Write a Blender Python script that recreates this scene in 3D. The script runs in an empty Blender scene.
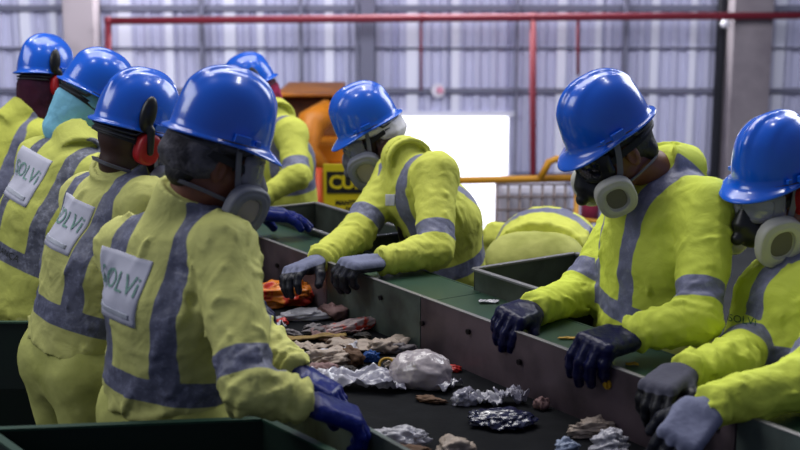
import bpy, bmesh, math, random, time
import numpy as np
from mathutils import Vector, Matrix, noise as mnoise
from mathutils.bvhtree import BVHTree
T0 = time.time()
scn = bpy.context.scene
col = scn.collection
PI = math.pi
# ------------------------------------------------------------------ camera
FP = 1250.0; TH = math.atan(245/1250.0); CH = 1.9
cs, sn = math.cos(TH), math.sin(TH)
cam = bpy.data.cameras.new('camera'); camo = bpy.data.objects.new('camera', cam); col.objects.link(camo)
cam.sensor_width = 36; cam.lens = FP/800*36; cam.clip_end = 200
camo.location = (0, 0, CH); camo.rotation_euler = (PI/2 - TH, 0, 0)
cam.dof.use_dof = True; cam.dof.focus_distance = 3.75; cam.dof.aperture_fstop = 3.2
scn.camera = camo
def P(px, py, d):
    x = (px-400)*d/FP; yd = (py-225)*d/FP
    return np.array([x, d*cs - yd*sn, CH - d*sn - yd*cs])
def PZ(px, py, z):
    x = px-400; yd = py-225
    r = np.array([x, FP*cs - yd*sn, -FP*sn - yd*cs])
    return np.array([0, 0, CH]) + r*((z-CH)/r[2])
def PY(px, py, Y):
    x = px-400; yd = py-225
    r = np.array([x, FP*cs - yd*sn, -FP*sn - yd*cs])
    return np.array([0, 0, CH]) + r*(Y/r[1])
# belt frame: u along the line (away), w across (away from the camera side)
BO = np.array([.42, 3.17]); BU = np.array([-.55, .835]); BW = np.array([.835, .55])
def B(u, w, z):
    q = BO + BU*u + BW*w
    return np.array([q[0], q[1], z])
# ------------------------------------------------------------------ materials
def mat(name, colr, rough=.6, metal=0, bump=None, var=None, spec=.5, trans=0, alpha=1, coat=0, sheen=0, emit=None, sub=0):
    m = bpy.data.materials.new(name); m.use_nodes = True
    nt = m.node_tree; b = nt.nodes['Principled BSDF']; L = nt.links
    c = (*colr, 1)
    b.inputs['Base Color'].default_value = c; b.inputs['Roughness'].default_value = rough
    b.inputs['Metallic'].default_value = metal; b.inputs['Specular IOR Level'].default_value = spec
    b.inputs['Transmission Weight'].default_value = trans; b.inputs['Alpha'].default_value = alpha
    b.inputs['Coat Weight'].default_value = coat; b.inputs['Coat Roughness'].default_value = .08
    b.inputs['Sheen Weight'].default_value = sheen
    if sub: b.inputs['Subsurface Weight'].default_value = sub; b.inputs['Subsurface Radius'].default_value = (.01, .006, .004)
    tc = nt.nodes.new('ShaderNodeTexCoord')
    if var:
        sc, c2, lo, hi = var
        n = nt.nodes.new('ShaderNodeTexNoise'); n.inputs['Scale'].default_value = sc; n.inputs['Detail'].default_value = 6
        r = nt.nodes.new('ShaderNodeMapRange'); r.inputs[1].default_value = lo; r.inputs[2].default_value = hi
        mx = nt.nodes.new('ShaderNodeMix'); mx.data_type = 'RGBA'
        mx.inputs[6].default_value = c; mx.inputs[7].default_value = (*c2, 1)
        L.new(tc.outputs['Object'], n.inputs['Vector']); L.new(n.outputs['Fac'], r.inputs[0]); L.new(r.outputs[0], mx.inputs[0])
        L.new(mx.outputs[2], b.inputs['Base Color'])
    if bump:
        sc, st, di = bump
        n = nt.nodes.new('ShaderNodeTexNoise'); n.inputs['Scale'].default_value = sc; n.inputs['Detail'].default_value = 5
        bp = nt.nodes.new('ShaderNodeBump'); bp.inputs['Strength'].default_value = st; bp.inputs['Distance'].default_value = di
        L.new(tc.outputs['Object'], n.inputs['Vector']); L.new(n.outputs['Fac'], bp.inputs['Height']); L.new(bp.outputs[0], b.inputs['Normal'])
    if emit:
        b.inputs['Emission Color'].default_value = (*emit[0], 1); b.inputs['Emission Strength'].default_value = emit[1]
    return m
def S(r, g, b):   # sRGB 0-255 to linear
    return tuple(((v/255)/12.92 if v/255 <= .04045 else ((v/255+.055)/1.055)**2.4) for v in (r, g, b))
def band_mat(name, base, base2, silver, attr='band', dirt=.35, mott=0.0, rough=.75):
    m = mat(name, base, rough, 0, None, None, spec=.25, sheen=.0)
    nt = m.node_tree; b = nt.nodes['Principled BSDF']; L = nt.links
    tc = nt.nodes.new('ShaderNodeTexCoord')
    n = nt.nodes.new('ShaderNodeTexNoise'); n.inputs['Scale'].default_value = 5; n.inputs['Detail'].default_value = 7; n.inputs['Roughness'].default_value = .65
    L.new(tc.outputs['Object'], n.inputs['Vector'])
    r = nt.nodes.new('ShaderNodeMapRange'); r.inputs[1].default_value = .45; r.inputs[2].default_value = .8; r.inputs[4].default_value = dirt
    L.new(n.outputs['Fac'], r.inputs[0])
    mx = nt.nodes.new('ShaderNodeMix'); mx.data_type = 'RGBA'; mx.inputs[6].default_value = (*base, 1); mx.inputs[7].default_value = (*base2, 1)
    L.new(r.outputs[0], mx.inputs[0])
    at = nt.nodes.new('ShaderNodeAttribute'); at.attribute_name = attr
    lt = nt.nodes.new('ShaderNodeMapRange'); lt.inputs[1].default_value = .0012; lt.inputs[2].default_value = -.0012
    L.new(at.outputs['Fac'], lt.inputs[0])
    # silver with wear
    n2 = nt.nodes.new('ShaderNodeTexNoise'); n2.inputs['Scale'].default_value = 45; n2.inputs['Detail'].default_value = 5; n2.inputs['Roughness'].default_value = .7
    L.new(tc.outputs['Object'], n2.inputs['Vector'])
    r2 = nt.nodes.new('ShaderNodeMapRange'); r2.inputs[1].default_value = .5; r2.inputs[2].default_value = .62; r2.inputs[4].default_value = .25+mott
    L.new(n2.outputs['Fac'], r2.inputs[0])
    ms = nt.nodes.new('ShaderNodeMix'); ms.data_type = 'RGBA'; ms.inputs[6].default_value = (*silver, 1)
    ms.inputs[7].default_value = (*[min(1, v*2.0+.05) for v in silver], 1)
    L.new(r2.outputs[0], ms.inputs[0])
    mf = nt.nodes.new('ShaderNodeMix'); mf.data_type = 'RGBA'
    L.new(lt.outputs[0], mf.inputs[0]); L.new(mx.outputs[2], mf.inputs[6]); L.new(ms.outputs[2], mf.inputs[7])
    L.new(mf.outputs[2], b.inputs['Base Color'])
    rr = nt.nodes.new('ShaderNodeMapRange'); rr.inputs[3].default_value = rough; rr.inputs[4].default_value = .42
    L.new(lt.outputs[0], rr.inputs[0]); L.new(rr.outputs[0], b.inputs['Roughness'])
    n3 = nt.nodes.new('ShaderNodeTexNoise'); n3.inputs['Scale'].default_value = 10; n3.inputs['Detail'].default_value = 5; n3.inputs['Distortion'].default_value = .6; n3.inputs['Scale'].default_value = 13; n3.inputs['Roughness'].default_value = .5
    L.new(tc.outputs['Object'], n3.inputs['Vector'])
    bp = nt.nodes.new('ShaderNodeBump'); bp.inputs['Strength'].default_value = .6; bp.inputs['Distance'].default_value = .014
    L.new(n3.outputs['Fac'], bp.inputs['Height']); L.new(bp.outputs[0], b.inputs['Normal'])
    return m
# ------------------------------------------------------------------ object helpers
def finish(name, me, m=None, parent=None, smooth=True):
    o = bpy.data.objects.new(name, me); col.objects.link(o)
    if m is not None:
        for mm in (m if isinstance(m, (list, tuple)) else [m]): me.materials.append(mm)
    if smooth:
        me.polygons.foreach_set('use_smooth', [True]*len(me.polygons))
    if parent is not None: o.parent = parent
    return o
def rebase(me, off):
    me.transform(Matrix.Translation(-Vector(off)))
def pymesh(name, V, F, m=None, parent=None, smooth=True):
    V = np.asarray(V, float)
    if parent is not None: V = V - np.array(base_of(parent))
    me = bpy.data.meshes.new(name); me.from_pydata(V.tolist(), [], [list(map(int, f)) for f in F]); me.validate(); me.update()
    return finish(name, me, m, parent, smooth)
def base_of(o):
    v = Vector((0, 0, 0))
    while o is not None: v = v + o.location; o = o.parent
    return v
def thing(name, label, cat, loc, group=None):
    o = bpy.data.objects.new(name, None); col.objects.link(o); o.location = Vector(tuple(loc)); o.empty_display_size = .1
    return tag(o, label, cat, group)
def tag(o, label, cat, group=None):
    o['label'] = label; o['category'] = cat
    if group: o['group'] = group
    return o
def recentre(o):
    """put a parentless mesh object's origin at its own base"""
    me = o.data; n = len(me.vertices); a = np.empty(n*3); me.vertices.foreach_get('co', a); a = a.reshape(-1, 3)
    c = (a.min(0)+a.max(0))/2; c[2] = a[:, 2].min(); me.transform(Matrix.Translation(-Vector(c))); o.location = Vector(c); return o
def struct(o): o['kind'] = 'structure'; return o
class MB:
    def __init__(s): s.v = []; s.f = []
    def add(s, V, F):
        k = len(s.v); s.v += [tuple(v) for v in V]; s.f += [tuple(i+k for i in f) for f in F]; return s
    def box(s, c, half, R=None, bev=0):
        bm = bmesh.new(); bmesh.ops.create_cube(bm, size=2)
        for v in bm.verts: v.co = Vector((v.co.x*half[0], v.co.y*half[1], v.co.z*half[2]))
        if bev: bmesh.ops.bevel(bm, geom=list(bm.edges), offset=bev, segments=2, affect='EDGES', profile=.5)
        bm.verts.index_update(); V = np.array([v.co[:] for v in bm.verts]); F = [[v.index for v in f.verts] for f in bm.faces]; bm.free()
        if R is not None: V = V @ np.asarray(R).T
        return s.add(V + np.asarray(c), F)
    def bbox(s, u0, u1, w0, w1, z0, z1, bev=0.002):   # box in the belt frame
        R = np.array([[BU[0], BW[0], 0], [BU[1], BW[1], 0], [0, 0, 1]])
        R[:, 0] *= 1
        c = B((u0+u1)/2, (w0+w1)/2, (z0+z1)/2)
        k = len(s.f); s.box(c, (abs(u1-u0)/2, abs(w1-w0)/2, abs(z1-z0)/2), R, bev)
        s.f[k:] = [tuple(reversed(f)) for f in s.f[k:]]    # belt frame is left-handed
        return s
    def tube(s, pts, r, n=12, cap=True, flat=None):
        pts = [np.asarray(p, float) for p in pts]; m = len(pts); rs = r if isinstance(r, (list, tuple, np.ndarray)) else [r]*m
        up = None; rings = []
        for i in range(m):
            t = pts[min(i+1, m-1)] - pts[max(i-1, 0)]; t = t/(np.linalg.norm(t)+1e-9)
            if up is None:
                up = np.array([0, 0, 1.]) if abs(t[2]) < .9 else np.array([1., 0, 0])
            a = np.cross(t, up); a /= np.linalg.norm(a)+1e-9; b = np.cross(a, t); up = b
            for j in range(n):
                q = 2*PI*j/n; s_ = 1 if flat is None else flat
                rings.append(pts[i] + rs[i]*(math.cos(q)*a + s_*math.sin(q)*b))
        F = [(i*n+j, i*n+(j+1) % n, (i+1)*n+(j+1) % n, (i+1)*n+j) for i in range(m-1) for j in range(n)]
        if cap: F += [tuple(reversed(range(n))), tuple(range((m-1)*n, m*n))]
        return s.add(rings, F)
    def out(s, name, m=None, parent=None, smooth=False):
        o = pymesh(name, s.v, s.f, m, parent, smooth)
        if smooth:
            pass
        return o
def autosmooth(o, ang=35):
    me = o.data; bm = bmesh.new(); bm.from_mesh(me)
    for e in bm.edges:
        e.smooth = not (len(e.link_faces) == 2 and e.calc_face_angle(0) > math.radians(ang))
    for f in bm.faces: f.smooth = True
    bm.to_mesh(me); bm.free(); return o
# ------------------------------------------------------------------ signed-distance modelling
def nrm(v): v = np.asarray(v, float); return v/(np.linalg.norm(v)+1e-12)
def cone(p, a, b, ra, rb):
    ab = b-a; t = np.clip(((p-a)@ab)/(ab@ab+1e-12), 0, 1)
    return np.linalg.norm(p-a-t[:, None]*ab, axis=1) - (ra+t*(rb-ra))
def econe(p, a, b, ra, rb, L, k):
    q = p-a; l = q@L; q = q - np.outer(l*(1-1/k), L)
    ab = b-a; la = ab@L; ab = ab - L*la*(1-1/k)
    t = np.clip((q@ab)/(ab@ab+1e-12), 0, 1)
    return np.linalg.norm(q-t[:, None]*ab, axis=1) - (ra+t*(rb-ra))
def ell(p, c, r, R=None):
    q = p-np.asarray(c)
    if R is not None: q = q@R
    r = np.asarray(r, float); k0 = np.linalg.norm(q/r, axis=1); k1 = np.linalg.norm(q/(r*r), axis=1)
    return k0*(k0-1)/(k1+1e-9)
def rbox(p, c, h, r, R=None):
    q = p-np.asarray(c)
    if R is not None: q = q@R
    q = np.abs(q)-(np.asarray(h)-r)
    return np.linalg.norm(np.maximum(q, 0), axis=1)+np.minimum(q.max(1), 0)-r
def smin(a, b, k):
    h = np.clip(.5+.5*(b-a)/k, 0, 1); return b*(1-h)+a*h-k*h*(1-h)
def smax(a, b, k): return -smin(-a, -b, k)
def sdf_mesh(f, lo, hi, h):
    lo = np.asarray(lo, float); hi = np.asarray(hi, float); C = 5
    nc = np.ceil((hi-lo)/(h*C)).astype(int)+1
    n = nc*C
    gc = np.stack(np.meshgrid(*[lo[i]+h*C*(np.arange(nc[i]))+h*(C-1)/2 for i in range(3)], indexing='ij'), -1).reshape(-1, 3)
    dc = f(gc).reshape(nc)
    near = np.abs(dc) < h*C*1.05+.004
    V = np.repeat(np.repeat(np.repeat(np.where(dc < 0, -1., 1.), C, 0), C, 1), C, 2)
    NM = np.repeat(np.repeat(np.repeat(near, C, 0), C, 1), C, 2)
    idx = np.argwhere(NM)
    V[NM] = f(lo+idx*h)
    ins = V < 0
    c = ins[:-1, :-1, :-1].astype(np.int8)*0
    for dx in (0, 1):
        for dy in (0, 1):
            for dz in (0, 1):
                c = c + ins[dx:n[0]-1+dx, dy:n[1]-1+dy, dz:n[2]-1+dz]
    act = np.argwhere((c > 0) & (c < 8))
    ids = -np.ones(c.shape, int); ids[act[:, 0], act[:, 1], act[:, 2]] = np.arange(len(act))
    acc = np.zeros((len(act), 3)); cnt = np.zeros(len(act))
    offs = [(x, y, z) for x in (0, 1) for y in (0, 1) for z in (0, 1)]
    vals = {o: V[act[:, 0]+o[0], act[:, 1]+o[1], act[:, 2]+o[2]] for o in offs}
    for o in offs:
        for ax in range(3):
            if o[ax] == 0:
                o2 = list(o); o2[ax] = 1; o2 = tuple(o2)
                a, b = vals[o], vals[o2]; m = (a < 0) != (b < 0)
                t = np.where(m, a/(a-b+1e-20), 0)
                pt = np.tile(np.array(o, float), (len(act), 1)); pt[:, ax] += t
                acc += pt*m[:, None]; cnt += m
    verts = lo+h*(act+acc/cnt[:, None])
    F = []
    for ax in range(3):
        a1, a2 = (ax+1) % 3, (ax+2) % 3
        sl0 = [slice(None)]*3; sl1 = [slice(None)]*3; sl0[ax] = slice(0, -1); sl1[ax] = slice(1, None)
        s0 = ins[tuple(sl0)]; s1 = ins[tuple(sl1)]
        e = np.argwhere(s0 != s1)
        e = e[(e[:, a1] > 0) & (e[:, a2] > 0) & (e[:, a1] < n[a1]-1) & (e[:, a2] < n[a2]-1)]
        flip = s0[e[:, 0], e[:, 1], e[:, 2]]
        q = []
        for (i, j) in ((0, 0), (1, 0), (1, 1), (0, 1)):
            ee = e.copy(); ee[:, a1] -= i; ee[:, a2] -= j; q.append(ids[ee[:, 0], ee[:, 1], ee[:, 2]])
        q = np.stack(q, 1); q = q[(q >= 0).all(1)] if False else q
        ok = (q >= 0).all(1); q = q[ok]; fl = flip[ok]
        q[~fl] = q[~fl][:, ::-1]
        F.append(q)
    return verts, np.concatenate(F)
def sdf_obj(name, f, lo, hi, h, m, parent=None, attrs=None):
    V, F = sdf_mesh(f, lo, hi, h)
    off = np.array(base_of(parent)) if parent is not None else np.zeros(3)
    me = bpy.data.meshes.new(name)
    me.vertices.add(len(V)); me.vertices.foreach_set('co', (V-off).astype(np.float32).ravel())
    me.loops.add(len(F)*4); me.loops.foreach_set('vertex_index', F.astype(np.int32).ravel())
    me.polygons.add(len(F)); me.polygons.foreach_set('loop_start', np.arange(0, len(F)*4, 4, dtype=np.int32))
    me.polygons.foreach_set('loop_total', np.full(len(F), 4, dtype=np.int32))
    me.update(calc_edges=True)
    if attrs:
        for k, fn in attrs.items():
            a = me.attributes.new(k, 'FLOAT', 'POINT'); a.data.foreach_set('value', fn(V).astype(np.float32))
    o = finish(name, me, m, parent)
    return o
def rnoise(p, freq, seed, ridge=True):
    rs = np.random.RandomState(seed); out = 0; w = 0
    q = p + .25/freq*np.sin(p@rs.normal(size=(3, 3))*freq*.9+rs.uniform(0, 6, 3))
    for i in range(5):
        k = rs.normal(size=3); k = k/np.linalg.norm(k)*freq*(.7+.5*i*.6); a = 1/(1+.5*i)
        s = np.sin(q@k+rs.uniform(0, 6.28))
        out = out + a*((1-np.abs(s))*2-1 if ridge else s); w += a
    return out/w
# ------------------------------------------------------------------ shared materials
M = {}
M['blue'] = mat('helmet_blue', S(12, 98, 222), .24, spec=.6, coat=.5, var=(3, S(20, 90, 206), .4, .7))
M['blue_in'] = mat('helmet_suspension', S(60, 62, 70), .6)
M['skin'] = mat('skin_brown', S(120, 72, 52), .55, sub=.15, var=(8, S(96, 56, 42), .4, .7))
M['skin_d'] = mat('skin_dark', S(66, 42, 34), .5, sub=.1, var=(8, S(50, 30, 26), .4, .7))
M['hair'] = mat('hair_black', S(16, 14, 16), .55, bump=(160, .6, .004))
M['grey_m'] = mat('respirator_grey', S(98, 98, 108), .5)
M['dark_m'] = mat('respirator_black', S(24, 24, 28), .4)
M['white_m'] = mat('cartridge_offwhite', S(196, 194, 184), .5)
M['cart_g'] = mat('cartridge_grey', S(124, 126, 138), .5)
M['cart_in'] = mat('cartridge_filter', S(112, 108, 98), .8)
M['cart_in2'] = mat('cartridge_filter_grey', S(168, 160, 158), .8)
M['strap'] = mat('strap_grey', S(112, 112, 122), .7)
M['strap_d'] = mat('strap_black', S(20, 20, 23), .7)
M['lens'] = mat('goggle_lens', S(196, 198, 214), .06, alpha=.42, spec=.9, coat=1)
M['lens_d'] = mat('goggle_lens_dark', S(20, 20, 26), .08, alpha=.75, spec=.9, coat=1)
M['goggle'] = mat('goggle_frame', S(18, 18, 22), .35)
M['goggle_c'] = mat('goggle_frame_clear', S(150, 150, 160), .3, alpha=.6)
M['eye'] = mat('eye_white', S(170, 165, 160), .2)
M['red'] = mat('ear_cup_red', S(170, 22, 28), .4)
M['black'] = mat('black_plastic', S(16, 16, 18), .4)
M['net_w'] = mat('hair_net_white', S(232, 230, 236), .9, bump=(120, .5, .004))
M['net_g'] = mat('hair_net_grey', S(92, 90, 98), .95, var=(22, S(40, 38, 44), .42, .62), bump=(150, .8, .006))
M['hood_b'] = mat('hood_light_blue', S(130, 196, 222), .9, bump=(60, .4, .005))
M['hood_m'] = mat('hood_maroon', S(66, 14, 44), .95, bump=(60, .4, .005), var=(12, S(46, 14, 40), .4, .7))
M['hood_p'] = mat('hood_pink', S(176, 34, 88), .9, bump=(60, .4, .005), var=(25, S(110, 20, 50), .4, .6))
M['boot'] = mat('boot_black', S(22, 20, 20), .5)
M['patch'] = mat('logo_patch_cloth', S(190, 190, 206), .8, bump=(30, .2, .004))
M['ink'] = mat('logo_green', S(112, 150, 140), .8)
M['ink2'] = mat('logo_green_dark', S(30, 95, 60), .8)
M['ink3'] = mat('lettering_black', S(30, 34, 24), .8)
M['plug'] = mat('ear_plug_green', S(90, 200, 60), .5)
M['wired'] = mat('cord_black', S(20, 20, 22), .6)
HV = S(188, 208, 44); HV2 = S(150, 160, 48)
M['jk_bright'] = band_mat('hi_vis_bright', S(212, 224, 84), S(172, 184, 66), S(116, 118, 144), dirt=.35)
M['jk_mid'] = band_mat('hi_vis_mid', S(206, 210, 92), S(170, 172, 84), S(112, 114, 138), dirt=.4)
M['jk_worn'] = band_mat('hi_vis_worn', S(202, 202, 120), S(168, 166, 108), S(100, 102, 122), dirt=.6, mott=.15)
M['jk_mott'] = band_mat('hi_vis_mottled', S(200, 204, 100), S(162, 164, 90), S(96, 98, 112), dirt=.6, mott=.45)
M['tr'] = mat('trousers_hi_vis', S(186, 188, 108), .8, spec=.2, var=(6, S(136, 140, 66), .45, .75), bump=(16, .5, .01))
M['glove_grey'] = band_mat('glove_grey_knit', S(120, 124, 150), S(84, 86, 110), S(26, 27, 38), dirt=.6, rough=.9)
M['glove_dk'] = band_mat('glove_charcoal_knit', S(84, 84, 98), S(60, 60, 74), S(22, 22, 28), dirt=.6, rough=.9)
M['glove_navy'] = band_mat('glove_navy_coated', S(74, 72, 92), S(60, 54, 70), S(10, 13, 56), dirt=.5, rough=.85)
M['glove_blue'] = band_mat('glove_blue_coated', S(30, 34, 90), S(26, 32, 80), S(10, 26, 104), dirt=.5, rough=.5)
for k in ('glove_navy', 'glove_blue'):
    for n_ in M[k].node_tree.nodes:
        if n_.type == 'MAP_RANGE' and abs(n_.inputs[4].default_value-.42) < 1e-4: n_.inputs[4].default_value = .3
# ------------------------------------------------------------------ head gear in head-local space
def head_frame(az, pitch, roll):
    m = Matrix.Rotation(-math.radians(az), 3, 'Z') @ Matrix.Rotation(-math.radians(pitch), 3, 'X') @ Matrix.Rotation(math.radians(roll), 3, 'Y')
    return np.array(m)
def lsdf(name, f, lo, hi, h, m, parent, hc, R, attrs=None):
    cs_ = np.array([[x, y, z] for x in (lo[0], hi[0]) for y in (lo[1], hi[1]) for z in (lo[2], hi[2])])@R.T + hc
    return sdf_obj(name, lambda p: f((p-hc)@R), cs_.min(0), cs_.max(0), h, m, parent, attrs)
def helmet(parent, hc, R, scale=1.0):
    NP, NS = 88, 26; V = []; F = []
    RZ, HH = .062, .163
    def shell(off):
        rows = []
        for i in range(NS+1):
            a = (i/NS)*PI/2; r = math.sin(a)**.88; z = math.cos(a)**.80
            row = []
            for j in range(NP):
                ph = 2*PI*j/NP; sx, cy = math.sin(ph), math.cos(ph)
                fy = .150 if cy > 0 else .152
                x = (.120+off)*sx*r; y = (fy+off)*cy*r - .005; zz = RZ + (HH+off)*z + (.012*(cy if cy > 0 else -cy*.2)*r*(1-r) if off == 0 else 0)
                if off == 0:
                    top = max(0, 1-r**3)
                    bump = .007*math.exp(-(x/.017)**4)*min(1, max(0, (1.02-r)*6))          # crown ridge
                    vx = .030+.055*max(0, (y+.15)/.30)
                    bump += .0045*(1/(1+math.exp((abs(x)-vx)/.004)))*min(1, max(0, (.96-r)*8))*(1 if y > -.15 else 0)
                    n = np.array([x/.12**2, y/.15**2, (zz-RZ)/.165**2]); n /= np.linalg.norm(n)+1e-9
                    x, y, zz = np.array([x, y, zz]) + n*bump
                row.append((x, y, zz))
            rows.append(row)
        return rows
    rows = shell(0)
    def brim(dw, dz):
        row = []
        for j in range(NP):
            ph = 2*PI*j/NP; sx, cy = math.sin(ph), math.cos(ph)
            w = .011 + (.042*max(0, cy)**1.6 if cy > 0 else .010*(-cy)**3)
            w = .002 + (w-.002)*dw
            fy = .150 if cy > 0 else .152
            x = (.120+w)*sx; y = (fy+w)*cy-.005
            z = RZ + dz - w*.32 - (.010*max(0, cy)**2*dw) + .004*abs(sx)**2*dw
            row.append((x, y, z))
        return row
    rows += [brim(.35, -.003), brim(.7, -.004), brim(.95, -.005), brim(1.0, -.0075), brim(.97, -.010), brim(.6, -.009), brim(.2, -.008)]
    inner = shell(-.004)[::-1]
    rows += [[(x, y, z-.006) for x, y, z in inner[0]]] + inner[1:]
    for row in rows: V += row
    nr = len(rows)
    for i in range(nr-1):
        for j in range(NP):
            F.append((i*NP+j, (i+1)*NP+j, (i+1)*NP+(j+1) % NP, i*NP+(j+1) % NP))
    V = (np.array(V)*[.875*scale, .875*scale, .955]+[0, 0, .010])@R.T + hc
    o = pymesh('hard_hat', V, F, M['blue'], parent)
    bm = bmesh.new(); bm.from_mesh(o.data); bmesh.ops.remove_doubles(bm, verts=bm.verts, dist=1e-5); bmesh.ops.recalc_face_normals(bm, faces=bm.faces); bm.to_mesh(o.data); bm.free()
    o['label'] = 'blue hard hat with a raised crown ridge and front peak'
    for s in (-1, 1):
        mb = MB(); mb.box(np.array([s*.1085, .012, RZ+.020])@R.T+hc, (.005, .020, .009), R, .002); mb.out('accessory_slot', M['blue'], o)
        mb = MB(); mb.box(np.array([s*.098, .055, RZ+.018])@R.T+hc, (.005, .007, .006), R, .002); mb.out('accessory_slot', M['blue'], o)
    pts = [np.array([.092*math.sin(a), .112*math.cos(a)-.005, RZ+.004-.02*(math.cos(a) < -.3)])@R.T+hc for a in np.linspace(0, 2*PI, 40)]
    mb = MB(); mb.tube(pts, [.012]*len(pts), 8, False, .3); mb.out('headband', M['blue_in'], o, smooth=True)
    # rear ratchet strap
    pts = [np.array([.092*math.sin(a), .108*math.cos(a)-.008, RZ-.027])@R.T+hc for a in np.linspace(PI-1.2, PI+1.2, 16)]
    mb = MB(); mb.tube(pts, [.011]*len(pts), 8, True, .3); mb.out('nape_strap', M['blue_in'], o, smooth=True)
    return o
def ribbon(name, lp, w, m, parent, hc, R, th=.0016, ctr=(0, -.01, .0)):
    """flat strap through head-local points, lying flat on the head"""
    lp = [np.asarray(q, float) for q in lp]; pts = []
    n = len(lp)
    for i in range(n-1):
        p0 = lp[max(i-1, 0)]; p1 = lp[i]; p2 = lp[i+1]; p3 = lp[min(i+2, n-1)]
        for t in np.linspace(0, 1, 7)[:-1]:
            pts.append(.5*((2*p1)+(-p0+p2)*t+(2*p0-5*p1+4*p2-p3)*t*t+(-p0+3*p1-3*p2+p3)*t**3))
    pts.append(lp[-1]); V = []; F = []
    for i, q in enumerate(pts):
        t = nrm(pts[min(i+1, len(pts)-1)]-pts[max(i-1, 0)]); o = nrm(q-np.array(ctr)); o = nrm(o-t*(o@t)); s = np.cross(t, o)
        for a, b in ((-1, -1), (1, -1), (1, 1), (-1, 1)): V.append(q+s*a*w/2+o*b*th)
    for i in range(len(pts)-1):
        for j in range(4): F.append((i*4+j, i*4+(j+1) % 4, (i+1)*4+(j+1) % 4, (i+1)*4+j))
    F += [(3, 2, 1, 0), tuple(range(len(V)-4, len(V)))]
    return pymesh(name, np.array(V)@R.T+hc, F, m, parent, False)
def respirator(parent, hc, R, kind, h=.0032, k_=1.0):
    mb_, cm, ci = {'white': ('dark_m', 'white_m', 'cart_in'), 'grey': ('grey_m', 'cart_g', 'cart_in2')}[kind]
    def f(p):
        d = ell(p, (0, .088, -.058), (.044, .052, .052))
        d = smin(d, cone(p, np.array([0, .112, .002]), np.array([0, .125, -.035]), .015, .026), .02)
        for s in (-1, 1): d = smin(d, cone(p, np.array([s*.02, .105, -.06]), np.array([s*.058, .085, -.076]), .026, .024), .012)
        return smin(d, cone(p, np.array([0, .12, -.055]), np.array([0, .145, -.07]), .022, .018), .008)
    o = lsdf('respirator', f, (-.09, .02, -.13), (.09, .18, .04), h, M[mb_], parent, hc, R)
    o['label'] = 'half-face dust respirator over nose and mouth'
    for s in (-1, 1):
        A = nrm((s*.92, .30, -.20)); U = nrm(np.cross(A, (0, 0, 1.))); W = np.cross(U, A)
        RR = np.stack([U, W, A], 1); c = np.array([s*.080, .080, -.080])
        def g(p, c=c, RR=RR):
            q = (p-c)@RR/k_
            r = (np.abs(q[:, 0]/.055)**2.6+np.abs((q[:, 1])/.060)**2.6)**(1/2.6)
            d = smax((r-1)*.055, np.abs(q[:, 2])-.019, .014)
            r2 = (np.abs(q[:, 0]/.030)**2.4+np.abs(q[:, 1]/.034)**2.4)**(1/2.4)
            d = smax(d, -smax((r2-1)*.030, -(q[:, 2]-.0105), .002), .003)
            rg = np.abs(r*.055-.046); return d + .0016*np.exp(-(rg/.003)**2)*(q[:, 2] > 0)
        ca = lsdf('filter_cartridge', g, c-.08*k_, c+.08*k_, .0027 if h < .004 else .004, M[cm], o, hc, R)
        def k(p, c=c, RR=RR):
            q = (p-c)@RR/k_; r2 = (np.abs(q[:, 0]/.029)**2.4+np.abs(q[:, 1]/.033)**2.4)**(1/2.4)
            return smax((r2-1)*.029, np.abs(q[:, 2]-.006)-.0055, .002)
        fd = lsdf('filter_disc', k, c-.05, c+.05, .003 if h < .004 else .004, M[ci], ca, hc, R)
        fd['label'] = 'recessed filter disc'
    sm = M['strap']
    for s in (-1, 1):
        ribbon('head_strap', [(s*.050, .095, -.05), (s*.080, .050, -.035), (s*.088, .034, .0), (s*.090, .024, .035), (s*.088, .016, .075)], .016, sm, o, hc, R)
        ribbon('neck_strap', [(s*.045, .095, -.075), (s*.066, .03, -.07), (s*.068, -.03, -.06), (s*.045, -.085, -.055), (0, -.1, -.052)], .011, sm, o, hc, R)
    return o
def goggles(parent, hc, R, dark):
    def base(p, t, g):
        e = ell(p, (0, .0, .0), (.088+g, .118+g, .10+g)); return np.abs(e)-t
    def fr(p):
        d = base(p, .006, .004); b = rbox(p, (0, .1, .008), (.084, .06, .038), .02); i = np.minimum(rbox(p, (-.038, .1, .008), (.032, .08, .024), .014), rbox(p, (.038, .1, .008), (.032, .08, .024), .014))
        return np.maximum(np.maximum(d, b), -i)
    def le(p):
        return np.maximum(base(p, .0022, .005), rbox(p, (0, .1, .008), (.076, .06, .028), .014))
    o = lsdf('goggles', fr, (-.11, .0, -.05), (.11, .15, .06), .003, M['goggle'] if dark else M['goggle_c'], parent, hc, R)
    o['label'] = 'black framed safety goggles' if dark else 'clear safety goggles'
    lsdf('lens', le, (-.11, .0, -.05), (.11, .15, .06), .0028, M['lens_d'] if dark == 2 else M['lens'], o, hc, R)
    for s in (-1, 1):
        ribbon('goggle_strap', [(s*.078, .055, .01), (s*.086, .01, .02), (s*.088, -.05, .03), (s*.05, -.105, .035), (0, -.12, .035)], .018, M['strap_d'], o, hc, R)
    return o
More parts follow.
